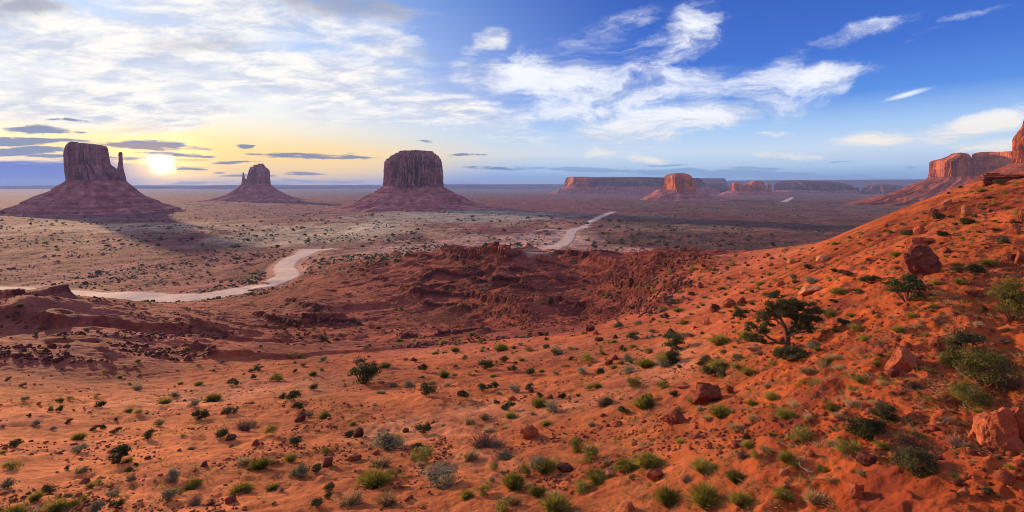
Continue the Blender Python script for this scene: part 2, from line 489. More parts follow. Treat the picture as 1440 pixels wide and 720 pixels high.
def H(x, y):
    """height of the ground at world x, y"""
    x, y = np.atleast_1d(np.asarray(x, float)), np.atleast_1d(np.asarray(y, float))
    i = np.clip(np.interp(np.arctan2(x, y), TH, _thi), 0, len(TH) - 1.001)
    j = np.clip(np.interp(np.hypot(x, y), RR, _rri), 0, len(RR) - 1.001)
    i0, j0 = i.astype(int), j.astype(int)
    fi, fj = i - i0, j - j0
    return (Z[i0, j0] * (1 - fi) * (1 - fj) + Z[i0 + 1, j0] * fi * (1 - fj) + Z[i0, j0 + 1] * (1 - fi) * fj + Z[i0 + 1, j0 + 1] * fi * fj)


_dray = np.exp(np.linspace(math.log(6), math.log(30000), 1500))


def ground_at(px, py, dmin=0.0):
    """first ground point seen in direction (px, py)"""
    u = (px - CX) / F
    zz = H(u * _dray, _dray)
    row = HY - zz / _dray * F
    row = np.minimum.accumulate(np.where(_dray < dmin, 1e6, row))
    k = int(np.argmax(row <= py)) if (row <= py).any() else len(row) - 1
    if k > 0:
        a, b = row[k - 1], row[k]
        t = (a - py) / (a - b + 1e-9)
        d = _dray[k - 1] + (_dray[k] - _dray[k - 1]) * min(max(t, 0), 1)
    else:
        d = _dray[0]
    return Vector((u * d, d, float(H(u * d, d)[0])))


# ------------------------------------------------------------------ object helpers
def link(o):
    COL.objects.link(o)
    return o


def mesh(name, verts, faces, mats=(), midx=None, smooth=False):
    m = bpy.data.meshes.new(name)
    m.from_pydata([tuple(v) for v in verts], [], [tuple(int(i) for i in f) for f in faces])
    for mm in mats:
        m.materials.append(mm)
    if midx is not None:
        m.polygons.foreach_set('material_index', np.asarray(midx, dtype=np.int32))
    if smooth:
        m.polygons.foreach_set('use_smooth', np.ones(len(m.polygons), dtype=bool))
    m.update()
    return m


def quads_mesh(name, V, Q, mats=(), smooth=True):
    m = bpy.data.meshes.new(name)
    m.vertices.add(len(V))
    m.vertices.foreach_set('co', np.asarray(V, dtype=np.float32).ravel())
    m.loops.add(Q.size)
    m.loops.foreach_set('vertex_index', Q.astype(np.int32).ravel())
    m.polygons.add(len(Q))
    m.polygons.foreach_set('loop_start', np.arange(0, Q.size, 4, dtype=np.int32))
    m.polygons.foreach_set('loop_total', np.full(len(Q), 4, dtype=np.int32))
    m.polygons.foreach_set('use_smooth', np.full(len(Q), smooth, dtype=bool))
    for mm in mats:
        m.materials.append(mm)
    m.update(calc_edges=True)
    m.validate()
    return m


def obj(name, data, parent=None, loc=None):
    o = link(bpy.data.objects.new(name, data))
    if parent is not None:
        o.parent = parent
    if loc is not None:
        o.location = loc
    return o


def tag(o, label, cat, group=None):
    o['label'] = label
    o['category'] = cat
    if group:
        o['group'] = group
    return o


def struct(o, kind='structure'):
    o['kind'] = kind
    return o


def mat(name):
    m = bpy.data.materials.new(name)
    m.use_nodes = True
    g = G(m.node_tree)
    out = g.n('ShaderNodeOutputMaterial')
    return m, g, out


def rough(g, col, out, r=.95, bump=None, spec=.15):
    b = g.n('ShaderNodeBsdfPrincipled', ins={'Base Color': col, 'Roughness': r, 'Specular IOR Level': spec})
    if bump is not None:
        g.put(b.inputs['Normal'], bump)
    g.t.links.new(b.outputs[0], out.inputs[0])
    return b


def bumpn(g, h, dist, strength=1.0, normal=None):
    nd = g.n('ShaderNodeBump', ins={'Height': h, 'Distance': dist, 'Strength': strength})
    if normal is not None:
        g.put(nd.inputs['Normal'], normal)
    return nd.outputs[0]


# ------------------------------------------------------------------ ground colours (soil place by place, some shade and haze tones painted in)
def lerp(a, b, t):
    return a + (np.asarray(b) - a) * t[..., None]


C = np.zeros(Z.shape + (3,))
n_a = fbm(XX / 22, YY / 22, 40.0, 4)
n_b = fbm(XX / 6, YY / 6, 41.0, 4)
n_c = fbm(XX / 180, YY / 320, 42.0, 4)
n_d = fbm(XX / 60, YY / 110, 43.0, 4)
C[:] = (0.49, 0.135, 0.046)
C = lerp(C, (0.60, 0.235, 0.115), sstep(n_a, .05, .6) * .75)
C = lerp(C, (0.35, 0.085, 0.042), sstep(-n_b, .1, .7) * .7)
C = lerp(C, (0.37, 0.072, 0.019), rs * .85)
C = lerp(C, (0.16, 0.030, 0.012), rs * sstep(n_b, -.1, .5) * .8)
subs = sstep(PXG, 820, 940) * (1 - sstep(PXG, 1060, 1180)) * sstep(DEP, 62, 110) * (1 - BAD)
bads = lerp(np.zeros_like(C) + (0.28, 0.062, 0.038), (0.18, 0.036, 0.026), sstep(n_a, -.1, .5))
bads = lerp(bads, (0.36, 0.11, 0.075), sstep(-n_b, .25, .7) * .6)
BADC = sstep(DEP * (1 + .3 * nlow + .18 * n_a), edge * .66, edge * 1.12) * np.where(DEP < edge * 1.2, 1.0, BAD)
C = lerp(C, (0.36, 0.076, 0.036), sstep(DEP, 30, 75) * (1 - sstep(PXG, 900, 1150)) * .6)
C = lerp(C, bads, np.maximum(BAD, BADC) * .92)
C = lerp(C, (0.33, 0.075, 0.036), subs * .75)
C = lerp(C, (0.17, 0.038, 0.026), SCRSHADE * .75 * BAD)  # scree faces below the ledges painted darker to stand for their shade
C = lerp(C, (0.11, 0.026, 0.020), TERR * .75)  # thin shadow lines painted along the strata steps
C = lerp(C, (0.07, 0.016, 0.013), LEDG * .92)  # dark rock band, with the shadow under each ledge painted in
leftpink = sstep(-PXG, -430, -150) * BAD
C = lerp(C, (0.40, 0.13, 0.095), leftpink * .5 * sstep(n_a, -.5, .3))
# the plain behind
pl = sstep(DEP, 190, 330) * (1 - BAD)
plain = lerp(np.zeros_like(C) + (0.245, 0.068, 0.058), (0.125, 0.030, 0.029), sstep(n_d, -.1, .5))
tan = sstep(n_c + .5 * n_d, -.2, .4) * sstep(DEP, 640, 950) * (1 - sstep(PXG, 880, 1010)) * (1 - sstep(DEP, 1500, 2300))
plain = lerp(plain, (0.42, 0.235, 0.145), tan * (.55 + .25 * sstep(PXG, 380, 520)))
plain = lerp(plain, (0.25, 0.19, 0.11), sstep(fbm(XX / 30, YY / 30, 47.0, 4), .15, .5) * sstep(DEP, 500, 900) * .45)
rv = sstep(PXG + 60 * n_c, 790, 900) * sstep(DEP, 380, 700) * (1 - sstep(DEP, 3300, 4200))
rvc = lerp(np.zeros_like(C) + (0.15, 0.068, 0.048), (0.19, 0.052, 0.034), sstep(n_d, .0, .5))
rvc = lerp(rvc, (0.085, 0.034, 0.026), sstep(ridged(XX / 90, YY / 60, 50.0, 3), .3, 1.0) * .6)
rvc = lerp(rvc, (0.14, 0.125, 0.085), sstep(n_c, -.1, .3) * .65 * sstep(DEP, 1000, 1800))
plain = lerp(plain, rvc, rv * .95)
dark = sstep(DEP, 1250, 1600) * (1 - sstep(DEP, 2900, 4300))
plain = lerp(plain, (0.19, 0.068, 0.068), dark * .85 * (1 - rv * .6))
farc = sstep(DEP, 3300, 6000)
plain = lerp(plain, lerp(np.zeros_like(C) + (0.19, 0.095, 0.10), (0.085, 0.085, 0.085), sstep(fbm(XX / 900, YY / 500, 3.0, 3), -.1, .4)), farc)  # blue-purple of distance haze put into the far soil colour
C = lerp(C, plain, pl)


def flat(px0, py0, rx, ry, colr, wgt, soft=.35):
    """patch of other soil lying at a place on the plain"""
    global C
    p = ground_at(px0, py0)
    ex = rx / F * p.y
    q0, q1 = ground_at(px0, py0 - ry), ground_at(px0, py0 + ry)
    ey = max((q0.y - q1.y) / 2, ex * .2)
    cy = (q0.y + q1.y) / 2
    d = np.hypot((XX - p.x) / ex, (YY - cy) / ey) + .28 * n_d + .2 * n_a
    C = lerp(C, colr, (1 - sstep(d, 1 - soft, 1 + soft)) * wgt * pl)


flat(512, 322, 36, 8, (0.66, 0.42, 0.29), .95)
flat(770, 336, 60, 10, (0.58, 0.33, 0.25), .8)
flat(850, 350, 90, 5, (0.52, 0.24, 0.19), .8)
flat(200, 320, 200, 7, (0.52, 0.34, 0.22), .55)
flat(660, 342, 130, 8, (0.52, 0.27, 0.20), .8)
flat(440, 330, 110, 16, (0.52, 0.40, 0.25), .6)
flat(640, 305, 150, 9, (0.42, 0.36, 0.26), .6)
flat(960, 322, 120, 6, (0.30, 0.17, 0.10), .5)
flat(50, 400, 80, 8, (0.44, 0.20, 0.17), .6)
flat(170, 385, 150, 12, (0.30, 0.10, 0.088), .5)
C = np.clip(C, 0.02, .9)


def ground_material():
    m, g, out = mat('desert soil')
    base = g.n('ShaderNodeVertexColor', {'layer_name': 'soil'}).outputs[0]
    pos = g.n('ShaderNodeNewGeometry').outputs['Position']
    cd = g.n('ShaderNodeVectorMath', {'operation': 'LENGTH'}, {0: pos}).outputs[1]      # distance from the lookout (world origin)
    near = g.ss(cd, 150, 40)
    midr = g.ss(cd, 900, 200)
    a, _ = g.noise(pos, .9, 8, .62)
    b, _ = g.noise(pos, 6.0, 6, .65)
    c, _ = g.noise(pos, .12, 7, .65)
    d, _ = g.noise(pos, .02, 7, .7)
    v = g.math('ADD', g.math('MULTIPLY', a, .5), g.math('MULTIPLY', c, .5))
    col = g.mix(1.0, base, g.ramp(v, [(.30, (.45, .40, .38)), (.5, (1, 1, 1)), (.70, (1.45, 1.5, 1.5))], 'LINEAR'), 'MULTIPLY')
    col = g.mix(1.0, col, g.ramp(d, [(.33, (.5, .48, .48)), (.5, (1, 1, 1)), (.67, (1.45, 1.5, 1.5))], 'LINEAR'), 'MULTIPLY')
    # dark crumbs of shale on the sand
    vo = g.n('ShaderNodeTexVoronoi', {'feature': 'F1'}, {'Vector': pos, 'Scale': 3.2, 'Randomness': 1.0})
    rnd = g.n('ShaderNodeSeparateColor', ins={0: vo.outputs['Color']}).outputs[0]
    cr = g.math('MULTIPLY', g.ss(vo.outputs['Distance'], .26, .16), g.math('GREATER_THAN', rnd, .72))
    cr = g.math('MULTIPLY', cr, g.math('MULTIPLY', near, g.ss(a, .42, .58)))
    col = g.mix(g.math('MULTIPLY', cr, .75), col, g.mix(.5, col, (.10, .03, .022)))
    # far scrub speckle
    vs = g.n('ShaderNodeTexVoronoi', {'feature': 'F1'}, {'Vector': g.vec('MULTIPLY', pos, (1, 1, 0)), 'Scale': .085, 'Randomness': 1.0})
    vr = g.n('ShaderNodeSeparateColor', ins={0: vs.outputs['Color']}).outputs[1]
    sp = g.math('MULTIPLY', g.ss(vs.outputs['Distance'], .30, .18), g.math('GREATER_THAN', vr, .45))
    sp = g.math('MULTIPLY', sp, g.math('MULTIPLY', g.ss(cd, 420, 800), g.ss(d, .40, .60)))
    col = g.mix(g.math('MULTIPLY', sp, .7), col, (.07, .075, .045))
    h = g.math('ADD', g.math('MULTIPLY', a, .30), g.math('MULTIPLY', b, .07))
    h = g.math('ADD', h, g.math('MULTIPLY', cr, .05))
    bm = bumpn(g, h, .8, 1.0)
    bm2 = bumpn(g, c, 6.0, g.math('MULTIPLY', g.ss(cd, 60, 200), .75), bm)
    bm3 = bumpn(g, d, 22.0, g.math('MULTIPLY', g.ss(cd, 300, 700), .35), bm2)
    rough(g, col, out, .97, bm3, .08)
    return m


def build_ground():
    nt, nr = Z.shape
    V = np.stack([XX, YY, Z], -1).reshape(-1, 3)
    idx = np.arange(nt * nr).reshape(nt, nr)
    a, b = idx[:-1, :-1], idx[1:, :-1]
    c, d = idx[1:, 1:], idx[:-1, 1:]
    Q = np.stack([a, d, c, b], -1).reshape(-1, 4)
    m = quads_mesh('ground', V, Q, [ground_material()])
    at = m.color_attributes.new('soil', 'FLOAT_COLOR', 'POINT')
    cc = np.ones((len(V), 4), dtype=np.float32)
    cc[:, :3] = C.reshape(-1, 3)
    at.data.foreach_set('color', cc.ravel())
    return struct(obj('ground', m))



# ------------------------------------------------------------------ dirt road
def road_material():
    m, g, out = mat('pale graded dirt')
    pos = g.n('ShaderNodeNewGeometry').outputs['Position']
    a, _ = g.noise(pos, .12, 6, .6)
    b, _ = g.noise(g.vec('MULTIPLY', pos, (.5, .15, 1)), .5, 4, .6)
    col = g.ramp(g.math('ADD', g.math('MULTIPLY', a, .6), g.math('MULTIPLY', b, .4)),
                 [(.3, (.46, .28, .21)), (.5, (.60, .41, .32)), (.7, (.68, .51, .41))], 'LINEAR')
    ac = g.math('ABSOLUTE', g.n('ShaderNodeAttribute', {'attribute_name': 'across'}).outputs['Fac'])
    c, _ = g.noise(pos, .35, 6, .7)
    e = g.math('ADD', ac, g.math('MULTIPLY', g.math('SUBTRACT', c, .5), .9))
    col = g.mix(g.math('MULTIPLY', g.ss(e, .62, .98), .75), col, (.42, .20, .14))
    rut = g.math('MULTIPLY', g.ss(g.math('ABSOLUTE', g.math('SUBTRACT', g.math('ABSOLUTE', g.math('SUBTRACT', ac, .30)), .12)), .06, .0), g.ss(c, .4, .6))
    col = g.mix(g.math('MULTIPLY', rut, .45), col, (.40, .24, .18))
    rough(g, col, out, .95, bumpn(g, g.math('ADD', a, c), .5, .5), .1)
    return m


ROADM = road_material()
TRACKS = []


def road(name, pts, lift=.0):
    """pts: (px, py, width in px across the image row)"""
    P = []
    for px, py, w in pts:
        p = ground_at(px, py, 330.0)
        P.append((p, w / F * p.y / 2))
    dense = []
    for i in range(len(P) - 1):
        p0 = P[max(i - 1, 0)]; p1 = P[i]; p2 = P[i + 1]; p3 = P[min(i + 2, len(P) - 1)]
        n = 22
        for k in range(n):
            t = k / n
            q = .5 * ((2 * p1[0]) + (p2[0] - p0[0]) * t + (2 * p0[0] - 5 * p1[0] + 4 * p2[0] - p3[0]) * t * t + (3 * p1[0] - p0[0] - 3 * p2[0] + p3[0]) * t ** 3)
            dense.append((q, p1[1] + (p2[1] - p1[1]) * t))
    dense.append(P[-1])
    zc = H(np.array([q.x for q, w in dense]), np.array([q.y for q, w in dense]))
    ker = np.hanning(19); ker /= ker.sum()
    zc = np.convolve(np.pad(zc, 9, mode='edge'), ker, 'valid')
    TRACKS.append((np.array([(q.x, q.y) for q, w in dense]), np.array([w for q, w in dense]), zc))
    V, Fc, AC = [], [], []
    m = 13
    for i, (q, w) in enumerate(dense):
        a = dense[max(i - 1, 0)][0]
        b = dense[min(i + 1, len(dense) - 1)][0]
        d = Vector((b.x - a.x, b.y - a.y, 0))
        if d.length < 1e-6:
            d = Vector((0, 1, 0))
        d.normalize()
        nrm = Vector((d.y, -d.x, 0))
        for k in range(m):
            s = (k / (m - 1) * 2 - 1)
            jit = 1 + .22 * float(gnoise(i * .31, (5 if s > 0 else 0), 1.0)) + .12 * float(gnoise(i * 1.1, (9 if s > 0 else 2), 1.0))
            x, y = q.x + nrm.x * w * s * jit, q.y + nrm.y * w * s * jit
            V.append((x, y, zc[i] + lift + (.06 if abs(s) < .9 else -.45)))
            AC.append(s)
    for i in range(len(dense) - 1):
        for k in range(m - 1):
            a = i * m + k
            Fc.append((a, a + 1, a + m + 1, a + m))
    me = mesh(name, V, Fc, [ROADM], smooth=True)
    at = me.attributes.new('across', 'FLOAT', 'POINT')
    at.data.foreach_set('value', np.array(AC, dtype=np.float32))
    return struct(obj(name, me))


road('dirt_road', [(-30, 406, 40), (20, 410, 60), (70, 413, 60), (130, 416, 64), (200, 419, 70), (260, 419, 70), (310, 414, 62), (350, 406, 48),
                   (385, 397, 38), (405, 386, 36), (400, 377, 30), (408, 366, 28), (428, 357, 28), (438, 350, 34)])
road('dirt_road', [(424, 351, 20), (445, 352, 30), (468, 350, 20)])
road('dirt_road', [(758, 350, 30), (777, 348, 28), (791, 343, 22), (800, 335, 17), (803, 328, 14), (807, 323, 16), (819, 320.5, 15), (824, 317, 11), (826, 313, 10), (836, 309, 11), (842, 305.5, 9), (850, 302.5, 10), (862, 297.5, 7)])
road('dirt_road', [(800, 324, 14), (775, 323, 16), (755, 324, 10)])
road('dirt_road', [(1102, 284, 9), (1108, 281, 7), (1112, 279, 5), (1114, 277.5, 4)], .3)


# the ground is graded a little below the road bed
for tp, tw, tz in TRACKS:
    lo, hi = tp.min(0) - 80, tp.max(0) + 80
    mk = (XX > lo[0]) & (XX < hi[0]) & (YY > lo[1]) & (YY < hi[1]) & (DEP > 150)
    gx, gy = XX[mk], YY[mk]
    best = np.full(len(gx), 1e9)
    zb = np.zeros(len(gx))
    for (qx, qy), w, z_ in zip(tp[::2], tw[::2], tz[::2]):
        dd = np.hypot(gx - qx, gy - qy) / max(w, 1)
        zb = np.where(dd < best, z_, zb)
        best = np.minimum(best, dd)
    wgt = 1 - sstep(best, 1.05, 1.75)
    Z[mk] = Z[mk] * (1 - wgt) + (zb - .3) * wgt
    C[mk] = lerp(C[mk], (0.50, 0.27, 0.20), (1 - sstep(best + .3 * n_b[mk], .9, 1.8)) * .7)
build_ground()

# ------------------------------------------------------------------ sandstone
def cliff_material(name, c0, c1, c2):
    m, g, out = mat(name)
    tcn = g.n('ShaderNodeTexCoord').outputs['Object']
    st = g.vec('MULTIPLY', tcn, (1, 1, .10))
    a1, _ = g.noise(st, .075, 9, .72, .6)
    a2, _ = g.noise(g.vec('MULTIPLY', tcn, (1, 1, .45)), .05, 8, .7, .8)
    a = g.math('ADD', g.math('MULTIPLY', a1, .55), g.math('MULTIPLY', a2, .45))
    b, _ = g.noise(tcn, .02, 6, .6)
    lay, _ = g.noise(g.vec('MULTIPLY', tcn, (.04, .04, 1)), .10, 5, .6)
    col = g.ramp(a, [(.30, c0), (.5, c1), (.68, c2)], 'LINEAR')
    col = g.mix(g.ss(b, .48, .66), col, g.mix(.55, col, c0))
    col = g.mix(g.math('MULTIPLY', g.ss(lay, .52, .62), .4), col, c0)
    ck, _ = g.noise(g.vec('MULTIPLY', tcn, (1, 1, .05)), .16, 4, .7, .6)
    col = g.mix(g.math('MULTIPLY', g.ss(ck, .44, .34), .7), col, g.mix(.6, c0, (.03, .01, .01)))  # crack lines in dark varnish, painted in as crevice shade
    f, _ = g.noise(tcn, .25, 6, .65)
    h = g.math('ADD', g.math('ADD', a, ck), g.math('MULTIPLY', f, .35))
    rough(g, col, out, .95, bumpn(g, h, 9.0, .8), .1)
    return m


def talus_material(name, c0, c1, c2):
    m, g, out = mat(name)
    tcn = g.n('ShaderNodeTexCoord').outputs['Object']
    a, _ = g.noise(tcn, .03, 8, .65)
    lay, _ = g.noise(g.vec('MULTIPLY', tcn, (.055, .055, 1)), .12, 6, .7)
    col = g.ramp(a, [(.3, c0), (.5, c1), (.7, c2)], 'LINEAR')
    col = g.mix(g.math('MULTIPLY', g.ss(lay, .5, .6), .65), col, c0)
    rb, _ = g.noise(tcn, .16, 6, .7)
    col = g.mix(g.math('MULTIPLY', g.ss(rb, .58, .66), .7), col, c2)
    col = g.mix(g.math('MULTIPLY', g.ss(rb, .42, .34), .6), col, g.mix(.5, c0, (.05, .02, .02)))
    rough(g, col, out, .97, bumpn(g, g.math('ADD', a, g.math('MULTIPLY', rb, .4)), 8.0, .9), .08)
    return m


CL_P = cliff_material('shade toned purple sandstone', (.12, .038, .038), (.46, .18, .165), (.66, .32, .29))  # backlit cliffs: purple of the sky-lit shade mixed into the rock colour
CL_O = cliff_material('sun toned sandstone', (.20, .040, .015), (.66, .175, .045), (.76, .26, .085))  # copy for cliffs facing the sun, its warm light painted into the colour
CL_F = cliff_material('far shade toned sandstone', (.10, .042, .045), (.25, .10, .085), (.46, .21, .14))  # darker copy for far cliffs out of the sun, shade painted in
TA_P = talus_material('red scree', (.15, .036, .036), (.37, .108, .095), (.56, .25, .21))
TA_O = talus_material('orange scree', (.13, .028, .017), (.30, .072, .034), (.40, .125, .06))


def stack(levels, D, pxc, nexp=2.6, rot=0., bratio=.7, nphi=260, nz=46, amp=.10, ff=2.2, seed=0., jit=.0, slump=.0, yoff=0., mode='cliff', bmax=None):
    """a rock body: outlines stacked from its crown to its foot; levels (row, left, right)"""
    th = math.atan((pxc - CX) / F)
    cs = math.cos(th)
    k = D / F
    lv = sorted(levels)
    rows = np.array([l[0] for l in lv], float)
    t = np.linspace(0, 1, nz)
    # keep the given rows among the samples
    py = np.unique(np.concatenate([rows[0] + (rows[-1] - rows[0]) * t, rows]))
    xl = (np.interp(py, rows, [l[1] for l in lv]) - pxc) * k * cs
    xr = (np.interp(py, rows, [l[2] for l in lv]) - pxc) * k * cs
    zz = (HY - py) * k
    phi = np.linspace(0, 2 * math.pi, nphi, endpoint=False)
    c, s = np.cos(phi), np.sin(phi)
    ex = np.sign(c) * np.abs(c) ** (2 / nexp)
    ey = np.sign(s) * np.abs(s) ** (2 / nexp)
    ox, oy = ex * math.cos(rot) - ey * math.sin(rot), ex * math.sin(rot) + ey * math.cos(rot)
    V = []
    span = (zz[0] - zz[-1])
    for i in range(len(py)):
        q = (zz[0] - zz[i]) / max(span, 1e-6)
        if mode == 'cliff':
            hz = q * 1.15
            f = ridged(ox * ff + seed, oy * ff, hz + seed, 4, .55) * .55 + .45 * (1 - np.abs(gnoise(ox * ff * 3.1, oy * ff * 3.1 + seed, hz * .6)) * 2.4)
            f = f + .25 * gnoise(ox * 9, oy * 9, q * 9 + seed)
            ckn = gnoise(ox * ff * 2.2 + 31, oy * ff * 2.2 + seed, hz * .35)
            f = f - 1.1 * np.exp(-(ckn / .07) ** 2) - .5 * np.exp(-(gnoise(ox * ff * 4.4, oy * ff * 4.4 + 9, hz * .5 + seed) / .09) ** 2)
            ga = amp * (.6 + .4 * q)
        else:
            f = ridged(ox * ff + seed, oy * ff, q * .35, 4, .6) * .8 + .35 * gnoise(ox * 7, oy * 7, q * 6 + seed) + .2 * gnoise(ox * 24, oy * 24, q * 16 + seed)
            ga = amp * (.35 + .65 * q)
        rad = 1 + ga * (f - .35)
        X = ox * rad
        Yv = oy * rad
        w = xr[i] - xl[i]
        X = xl[i] + (X - X.min()) / (X.max() - X.min()) * w
        bh = w * .5 * bratio
        if bmax is not None:
            bh = min(bh, bmax * k)
        Yv = Yv * bh + yoff * k
        zrow = np.full(nphi, zz[i])
        if jit:
            zrow = zrow + jit * k * (gnoise(ox * 3 + seed, oy * 3, 2.0 + seed) + .7 * gnoise(ox * 11 + seed, oy * 11, 2.0)) * (1 - q)
        V.append(np.stack([X, Yv, zrow], -1))
    V = np.array(V)
    # close the top with two inner rings
    top = V[0]
    cen = top.mean(0)
    rings = []
    for sc_ in (.02, .35, .7, .9):
        rg = cen + (top - cen) * sc_
        rg[:, 2] = top[:, 2] * sc_ + cen[2] * (1 - sc_) + (1.2 * k * (jit or .4)) * (gnoise(rg[:, 0] / (14 * k), rg[:, 1] / (14 * k), seed) + .2) * (1 - sc_ ** 3)
        rings.append(rg)
    V = np.concatenate([np.array(rings), V], 0)
    nr = len(V)
    idx = np.arange(nr * nphi).reshape(nr, nphi)
    a = idx[:-1]
    b = np.roll(idx, -1, 1)[:-1]
    c2 = np.roll(idx, -1, 1)[1:]
    d = idx[1:]
    Q = np.stack([a, d, c2, b], -1).reshape(-1, 4)
    return V.reshape(-1, 3), Q


def butte_root(name, D, pxc, label, cat):
    th = math.atan((pxc - CX) / F)
    o = link(bpy.data.objects.new(name, None))
    o.location = ((pxc - CX) / F * D, D, 0)
    o.rotation_euler = (0, 0, -th)
    o.empty_display_size = 30
    tag(o, label, cat)
    return o


def part(name, root, material, *a, **kw):
    V, Q = stack(*a, **kw)
    return obj(name, quads_mesh(name, V, Q, [material], smooth=(kw.get('mode') == 'talus')), root)


# left mitten-shaped butte
D = 1900; c = 135
b = butte_root('sandstone_butte', D, c, 'big mitten shaped butte at far left with thin thumb spire on its right', 'butte')
part('cliff', b, CL_P, [(200.8, 101, 109), (202.3, 97, 113), (203.6, 95, 141), (205.8, 93, 150), (209, 92.3, 152), (215, 90.5, 153), (224, 90.2, 154.5), (231, 90.6, 156),
                        (234, 90.8, 160), (238, 91, 166), (244, 91.6, 173), (250, 92.5, 177), (258, 93, 180)], D, c, nexp=3.4, rot=.25, bratio=.62, amp=.21, ff=2.6, seed=1.3, jit=.9)
part('spire', b, CL_P, [(212.6, 168.9, 171.9), (214.2, 167.4, 173.2), (217, 166.8, 173.6), (220, 167.5, 173.2), (227, 167.2, 173.8), (236, 165.6, 174.8), (246, 163.5, 177.4), (257, 163, 180)],
     D, c, nexp=2.4, rot=.4, bratio=.9, nphi=90, amp=.2, ff=1.6, seed=4.1)
part('talus', b, TA_P, [(254, 93, 179), (256, 91, 181), (266, 74, 194), (267.6, 73.5, 195), (276, 51, 208), (283, 35, 228), (285.4, 34, 230), (290, 19, 248), (294, 8, 262), (296.5, 6, 264), (301, -22, 292), (308, -80, 340)],
     D, c, nexp=2.2, rot=.2, bratio=.85, amp=.12, ff=3.2, seed=2.2, mode='talus', nphi=420, nz=70)
# smaller mitten further off
D = 3400; c = 362
b = butte_root('sandstone_butte', D, c, 'smaller mitten butte in the middle distance with needle on its left side', 'butte')
part('cliff', b, CL_P, [(230.5, 363, 370.5), (232, 362, 371.6), (232.5, 356.5, 372.4), (234.6, 356, 373), (235.2, 352, 374.5), (238, 350.8, 378), (239, 350, 379.2), (243, 349, 379.8), (250, 347, 380), (258, 345, 380.8), (263, 343, 382)],
     D, c, nexp=6.0, rot=.3, bratio=.7, amp=.14, ff=2.4, seed=7.7, nphi=180, jit=.8)
part('spire', b, CL_P, [(242.6, 341.8, 342.9), (245, 341.2, 343.6), (249, 341, 344.2), (252, 340.6, 346), (262, 339, 350)], D, c, bratio=.9, nphi=60, nz=20, amp=.16, ff=1.5, seed=3.3)
part('talus', b, TA_P, [(258.5, 340, 381), (262, 336, 384), (267, 329, 391), (272.5, 320, 402), (276.5, 307, 411), (280, 292, 425), (283, 268, 445), (286, 250, 470)],
     D, c, nexp=2.2, bratio=.85, amp=.12, ff=3.0, seed=5.0, mode='talus', nphi=260)
# central round butte
D = 2300; c = 581
b = butte_root('sandstone_butte', D, c, 'massive round butte with flat cap rock left of the picture centre', 'butte')
part('cliff', b, CL_P, [(212.7, 574, 603), (213.1, 561, 609.6), (215.7, 560, 610.2), (216.1, 555, 613.2), (218.4, 553.6, 614.4), (218.9, 549.6, 617), (223, 546.6, 618.6), (223.6, 543.4, 620), (227, 541.6, 620.8), (228, 540.6, 621.4), (240, 539.8, 622.8), (252, 539.4, 623.4), (266, 538, 625)],
     D, c, nexp=2.5, rot=.5, bratio=.9, amp=.20, ff=3.4, seed=9.2, nphi=420, nz=64, jit=1.0)
part('talus', b, TA_P, [(261, 540, 623), (264, 536, 627), (269, 528, 637), (270.3, 527.5, 638), (275, 516, 649), (281, 505, 661), (282.3, 504, 662), (286, 490, 672), (289.5, 470, 690), (294, 430, 740), (298, 400, 770)],
     D, c, nexp=2.2, bratio=.9, amp=.12, ff=3.6, seed=6.0, mode='talus', nphi=360, nz=60)
# lit butte right of centre
D = 3600; c = 956
b = butte_root('sandstone_butte', D, c, 'sunlit orange butte standing right of centre on a dark red cone', 'butte')
part('cliff', b, CL_O, [(243.6, 945, 962), (244.6, 941, 966), (246.2, 937, 970), (248.5, 934.5, 973), (252, 933.6, 975), (260, 933, 977.5), (270, 932, 979)],
     D, c, nexp=6.0, rot=-.85, bratio=.85, amp=.11, ff=2.6, seed=12.1, nphi=200, nz=36)
part('talus', b, TA_P, [(266.5, 933, 978), (269, 929, 986), (271, 926, 1003), (273, 923, 1008), (277, 917, 1022), (280, 911, 1032), (283, 901, 1050), (286, 880, 1075)],
     D, c + 10, nexp=2.3, bratio=.8, amp=.12, ff=2.8, seed=13.0, mode='talus', nphi=240)
# long mesa
D = 6500; c = 880
b = butte_root('sandstone_mesa', D, c, 'long flat topped mesa running behind the sunlit butte right of centre', 'mesa')
part('cliff', b, CL_F, [(249, 812, 890), (249.8, 808, 940), (250.8, 806, 985), (252.4, 805, 988), (256, 804, 990), (262, 803, 994), (268, 802, 1000)],
     D, c, nexp=5.0, rot=-.10, bratio=.34, amp=.12, ff=4.5, seed=15.0, nphi=420, nz=34, yoff=10)
part('cliff', b, CL_O, [(248.6, 801, 826), (249.6, 796, 832), (251.6, 794, 834.5), (256, 792.8, 835.5), (262, 791.6, 836), (268, 790, 838)],
     D, c, nexp=6.0, rot=-.85, bratio=.9, amp=.16, ff=3.0, seed=15.6, nphi=180, nz=30, yoff=-10)  # lit promontory takes the sun-toned copy of the rock
part('talus', b, TA_P, [(262.5, 792, 996), (266, 786, 1000), (270, 778, 1010), (273, 766, 1030), (276, 745, 1060)], D, c, nexp=3.2, bratio=.45, amp=.10, ff=5.0, seed=16.0, mode='talus', nphi=320, nz=30)
